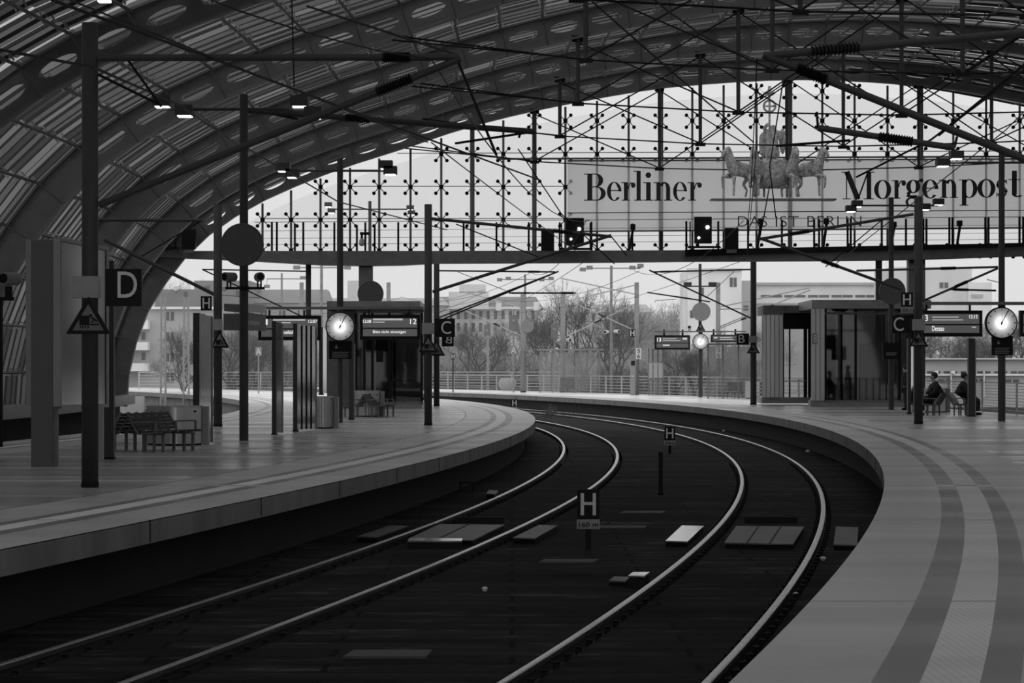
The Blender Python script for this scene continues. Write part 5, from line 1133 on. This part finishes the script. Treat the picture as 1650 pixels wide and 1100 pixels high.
building('pale apartment block with white balconies at the left beyond the vault', 150, 350, 497, 235, md_, [(268, y, 280, y+14) for y in (502, 535, 568, 601)]+[(320, y, 330, y+14) for y in (505, 538, 571)]+[(228, y, 234, y+12) for y in (535, 568)],
         extra=[(150, 516, 238, 530, 1.6, 1.6, 'balcony', wh), (150, 551, 238, 564, 1.6, 1.6, 'balcony', wh), (150, 585, 238, 598, 1.6, 1.6, 'balcony', wh), (150, 494, 350, 498, .4, .5, 'eaves', wh)])
building('darker roof storey behind the pale apartment block', 250, 350, 466, 262, dk, [(296, 470, 302, 478)], extra=[(280, 461, 284, 468, 1, 1, 'chimney', lf)])
building('dark flat-roofed block behind the mast with the H board', 313, 402, 452, 285, dk, [(330, 460, 338, 470), (356, 462, 364, 472), (380, 468, 388, 476)])
building('grey house with broad sloping roof behind the platform 1 board', 406, 530, 488, 290, md_, [(420, 500, 430, 512), (450, 500, 460, 512), (480, 500, 490, 512)], roofm=dk, rh=24)
building('long low roofed house behind the left clock', 520, 720, 492, 310, md_, [(600, 500, 608, 512), (640, 500, 648, 512)], roofm=md_, rh=14, extra=[(560, 452, 583, 492, 2, 4, 'chimney_block', lf)])
building('old palace-like building with dormers behind the bare trees', 690, 872, 497, 330, lf, [(x, 501, x+5, 514) for x in range(700, 868, 12)]+[(x, 520, x+5, 534) for x in range(700, 868, 12)], roofm=dk, rh=21,
         extra=[(723, 470, 787, 498, 3, 6, 'upper_storey', lf), (740, 458, 782, 471, 3, 6, 'roof_lantern', lf), (799, 486, 808, 500, 1.5, 1.5, 'dormer', wh), (860, 486, 869, 500, 1.5, 1.5, 'dormer', wh), (690, 494, 872, 498, .4, .4, 'cornice', wh)])
building('low distant roofs behind the tallest bare trees', 905, 1050, 503, 400, md_, [(x, 508, x+4, 516) for x in range(912, 1044, 14)], roofm=md_, rh=14)
building('tall white block right of the bare trees with few small windows', 1108, 1195, 434, 300, wh, [(1176, 447, 1187, 462), (1128, 463, 1134, 477), (1112, 500, 1117, 512)], extra=[(1107, 432, 1196, 436, .3, .3, 'parapet', lf)])
building('grey side wing of the tall white block', 1195, 1216, 452, 306, md_, [(1198, 492, 1206, 500)])
building('long pale low building with a strip of windows behind the lifts', 1205, 1412, 457, 320, pl, [(x, 475, x+34, 479) for x in range(1226, 1400, 38)], extra=[(1204, 455, 1413, 459, .4, .4, 'parapet', md_), (1204, 488, 1413, 490, .3, .3, 'ledge', md_)])
building('grey stepped block right of the thick right mast', 1436, 1566, 430, 300, lf, [(1514, 455, 1528, 464), (1470, 470, 1484, 480)], extra=[(1560, 455, 1598, 600, .2, 10, 'lower_block', pl), (1566, 474, 1584, 479, .4, .3, 'window_strip', md_), (1470, 424, 1474, 431, 1, 1, 'chimney', md_)])
building('pale house front behind the right clock', 1590, 1760, 520, 260, lf, [(1600, 530, 1610, 545), (1632, 530, 1642, 545)])
building('low long shed with dark wall and window strip behind the right railing', 1488, 1800, 578, 182, md_, [(x, 598, x+21, 601.5) for x in range(1494, 1790, 27)]+[(x, 611, x+22, 616) for x in range(1512, 1790, 54)], 10, extra=[(1488, 577, 1800, 579, .4, .4, 'roof_edge', lf), (1488, 602, 1800, 605, .3, .3, 'pale_band', wh)]+[(x, 597, x+5, 602, .5, .3, 'wall_lamp', wh) for x in (1507, 1534)]+[(x, 598, x+2, 640, .4, .3, 'pilaster', lf) for x in (1585, 1532)], name='shed', zb=-1.2)
# lattice masts
def lattice(label, x, ytop, Y, w0):
    t = thing('lattice_mast', label, 'mast', W(x, 640, Y), 'lattice masts beyond the left platform'); h = w0/2*Y/F; zt = W(x, ytop, Y).z; xc = (x-825)*Y/F; mb = MB()
    for sx_ in (-1, 1):
        for sy in (-1, 1): MB().tube((xc+sx_*h, Y+sy*h, -1.2), (xc+sx_*h*.8, Y+sy*h*.8, zt), .05, n=4).build('corner_post', m_sign, t)
    z = -1.2; i = 0
    while z < zt-.7: mb.tube((xc-h, Y-h, z), (xc+h, Y-h, z+.7 if i % 2 else z), .03, n=4).tube((xc+h if i % 2 else xc-h, Y-h, z), (xc-h if i % 2 else xc+h, Y-h, z+.7), .03, n=4); z += .7; i += 1
    mb.build('lacing', m_sign, t)
lattice('ladder-like lattice mast in front of the left apartment block', 263, 478, 170, 8); lattice('lattice mast just right of the ladder-like one', 300, 478, 168, 9); lattice('slimmer lattice mast behind the left C sign at the fence', 786, 540, 200, 3)

# ---------------------------------------------------------------- thin winter haze in the open air beyond the hall
hz = bpy.data.materials.new('winter haze'); hz.use_nodes = True; n = hz.node_tree; n.nodes.clear()
vo = n.nodes.new('ShaderNodeVolumeScatter'); vo.inputs['Density'].default_value = .0005; vo.inputs['Color'].default_value = (.95, .95, .95, 1)
oo = n.nodes.new('ShaderNodeOutputMaterial'); n.links.new(vo.outputs[0], oo.inputs['Volume'])
o = MB().box(-300, 127, -12, 300, 700, 70).build('haze', hz); tag(o, 'thin winter haze over the open platforms and houses beyond the hall', 'haze', kind='stuff')
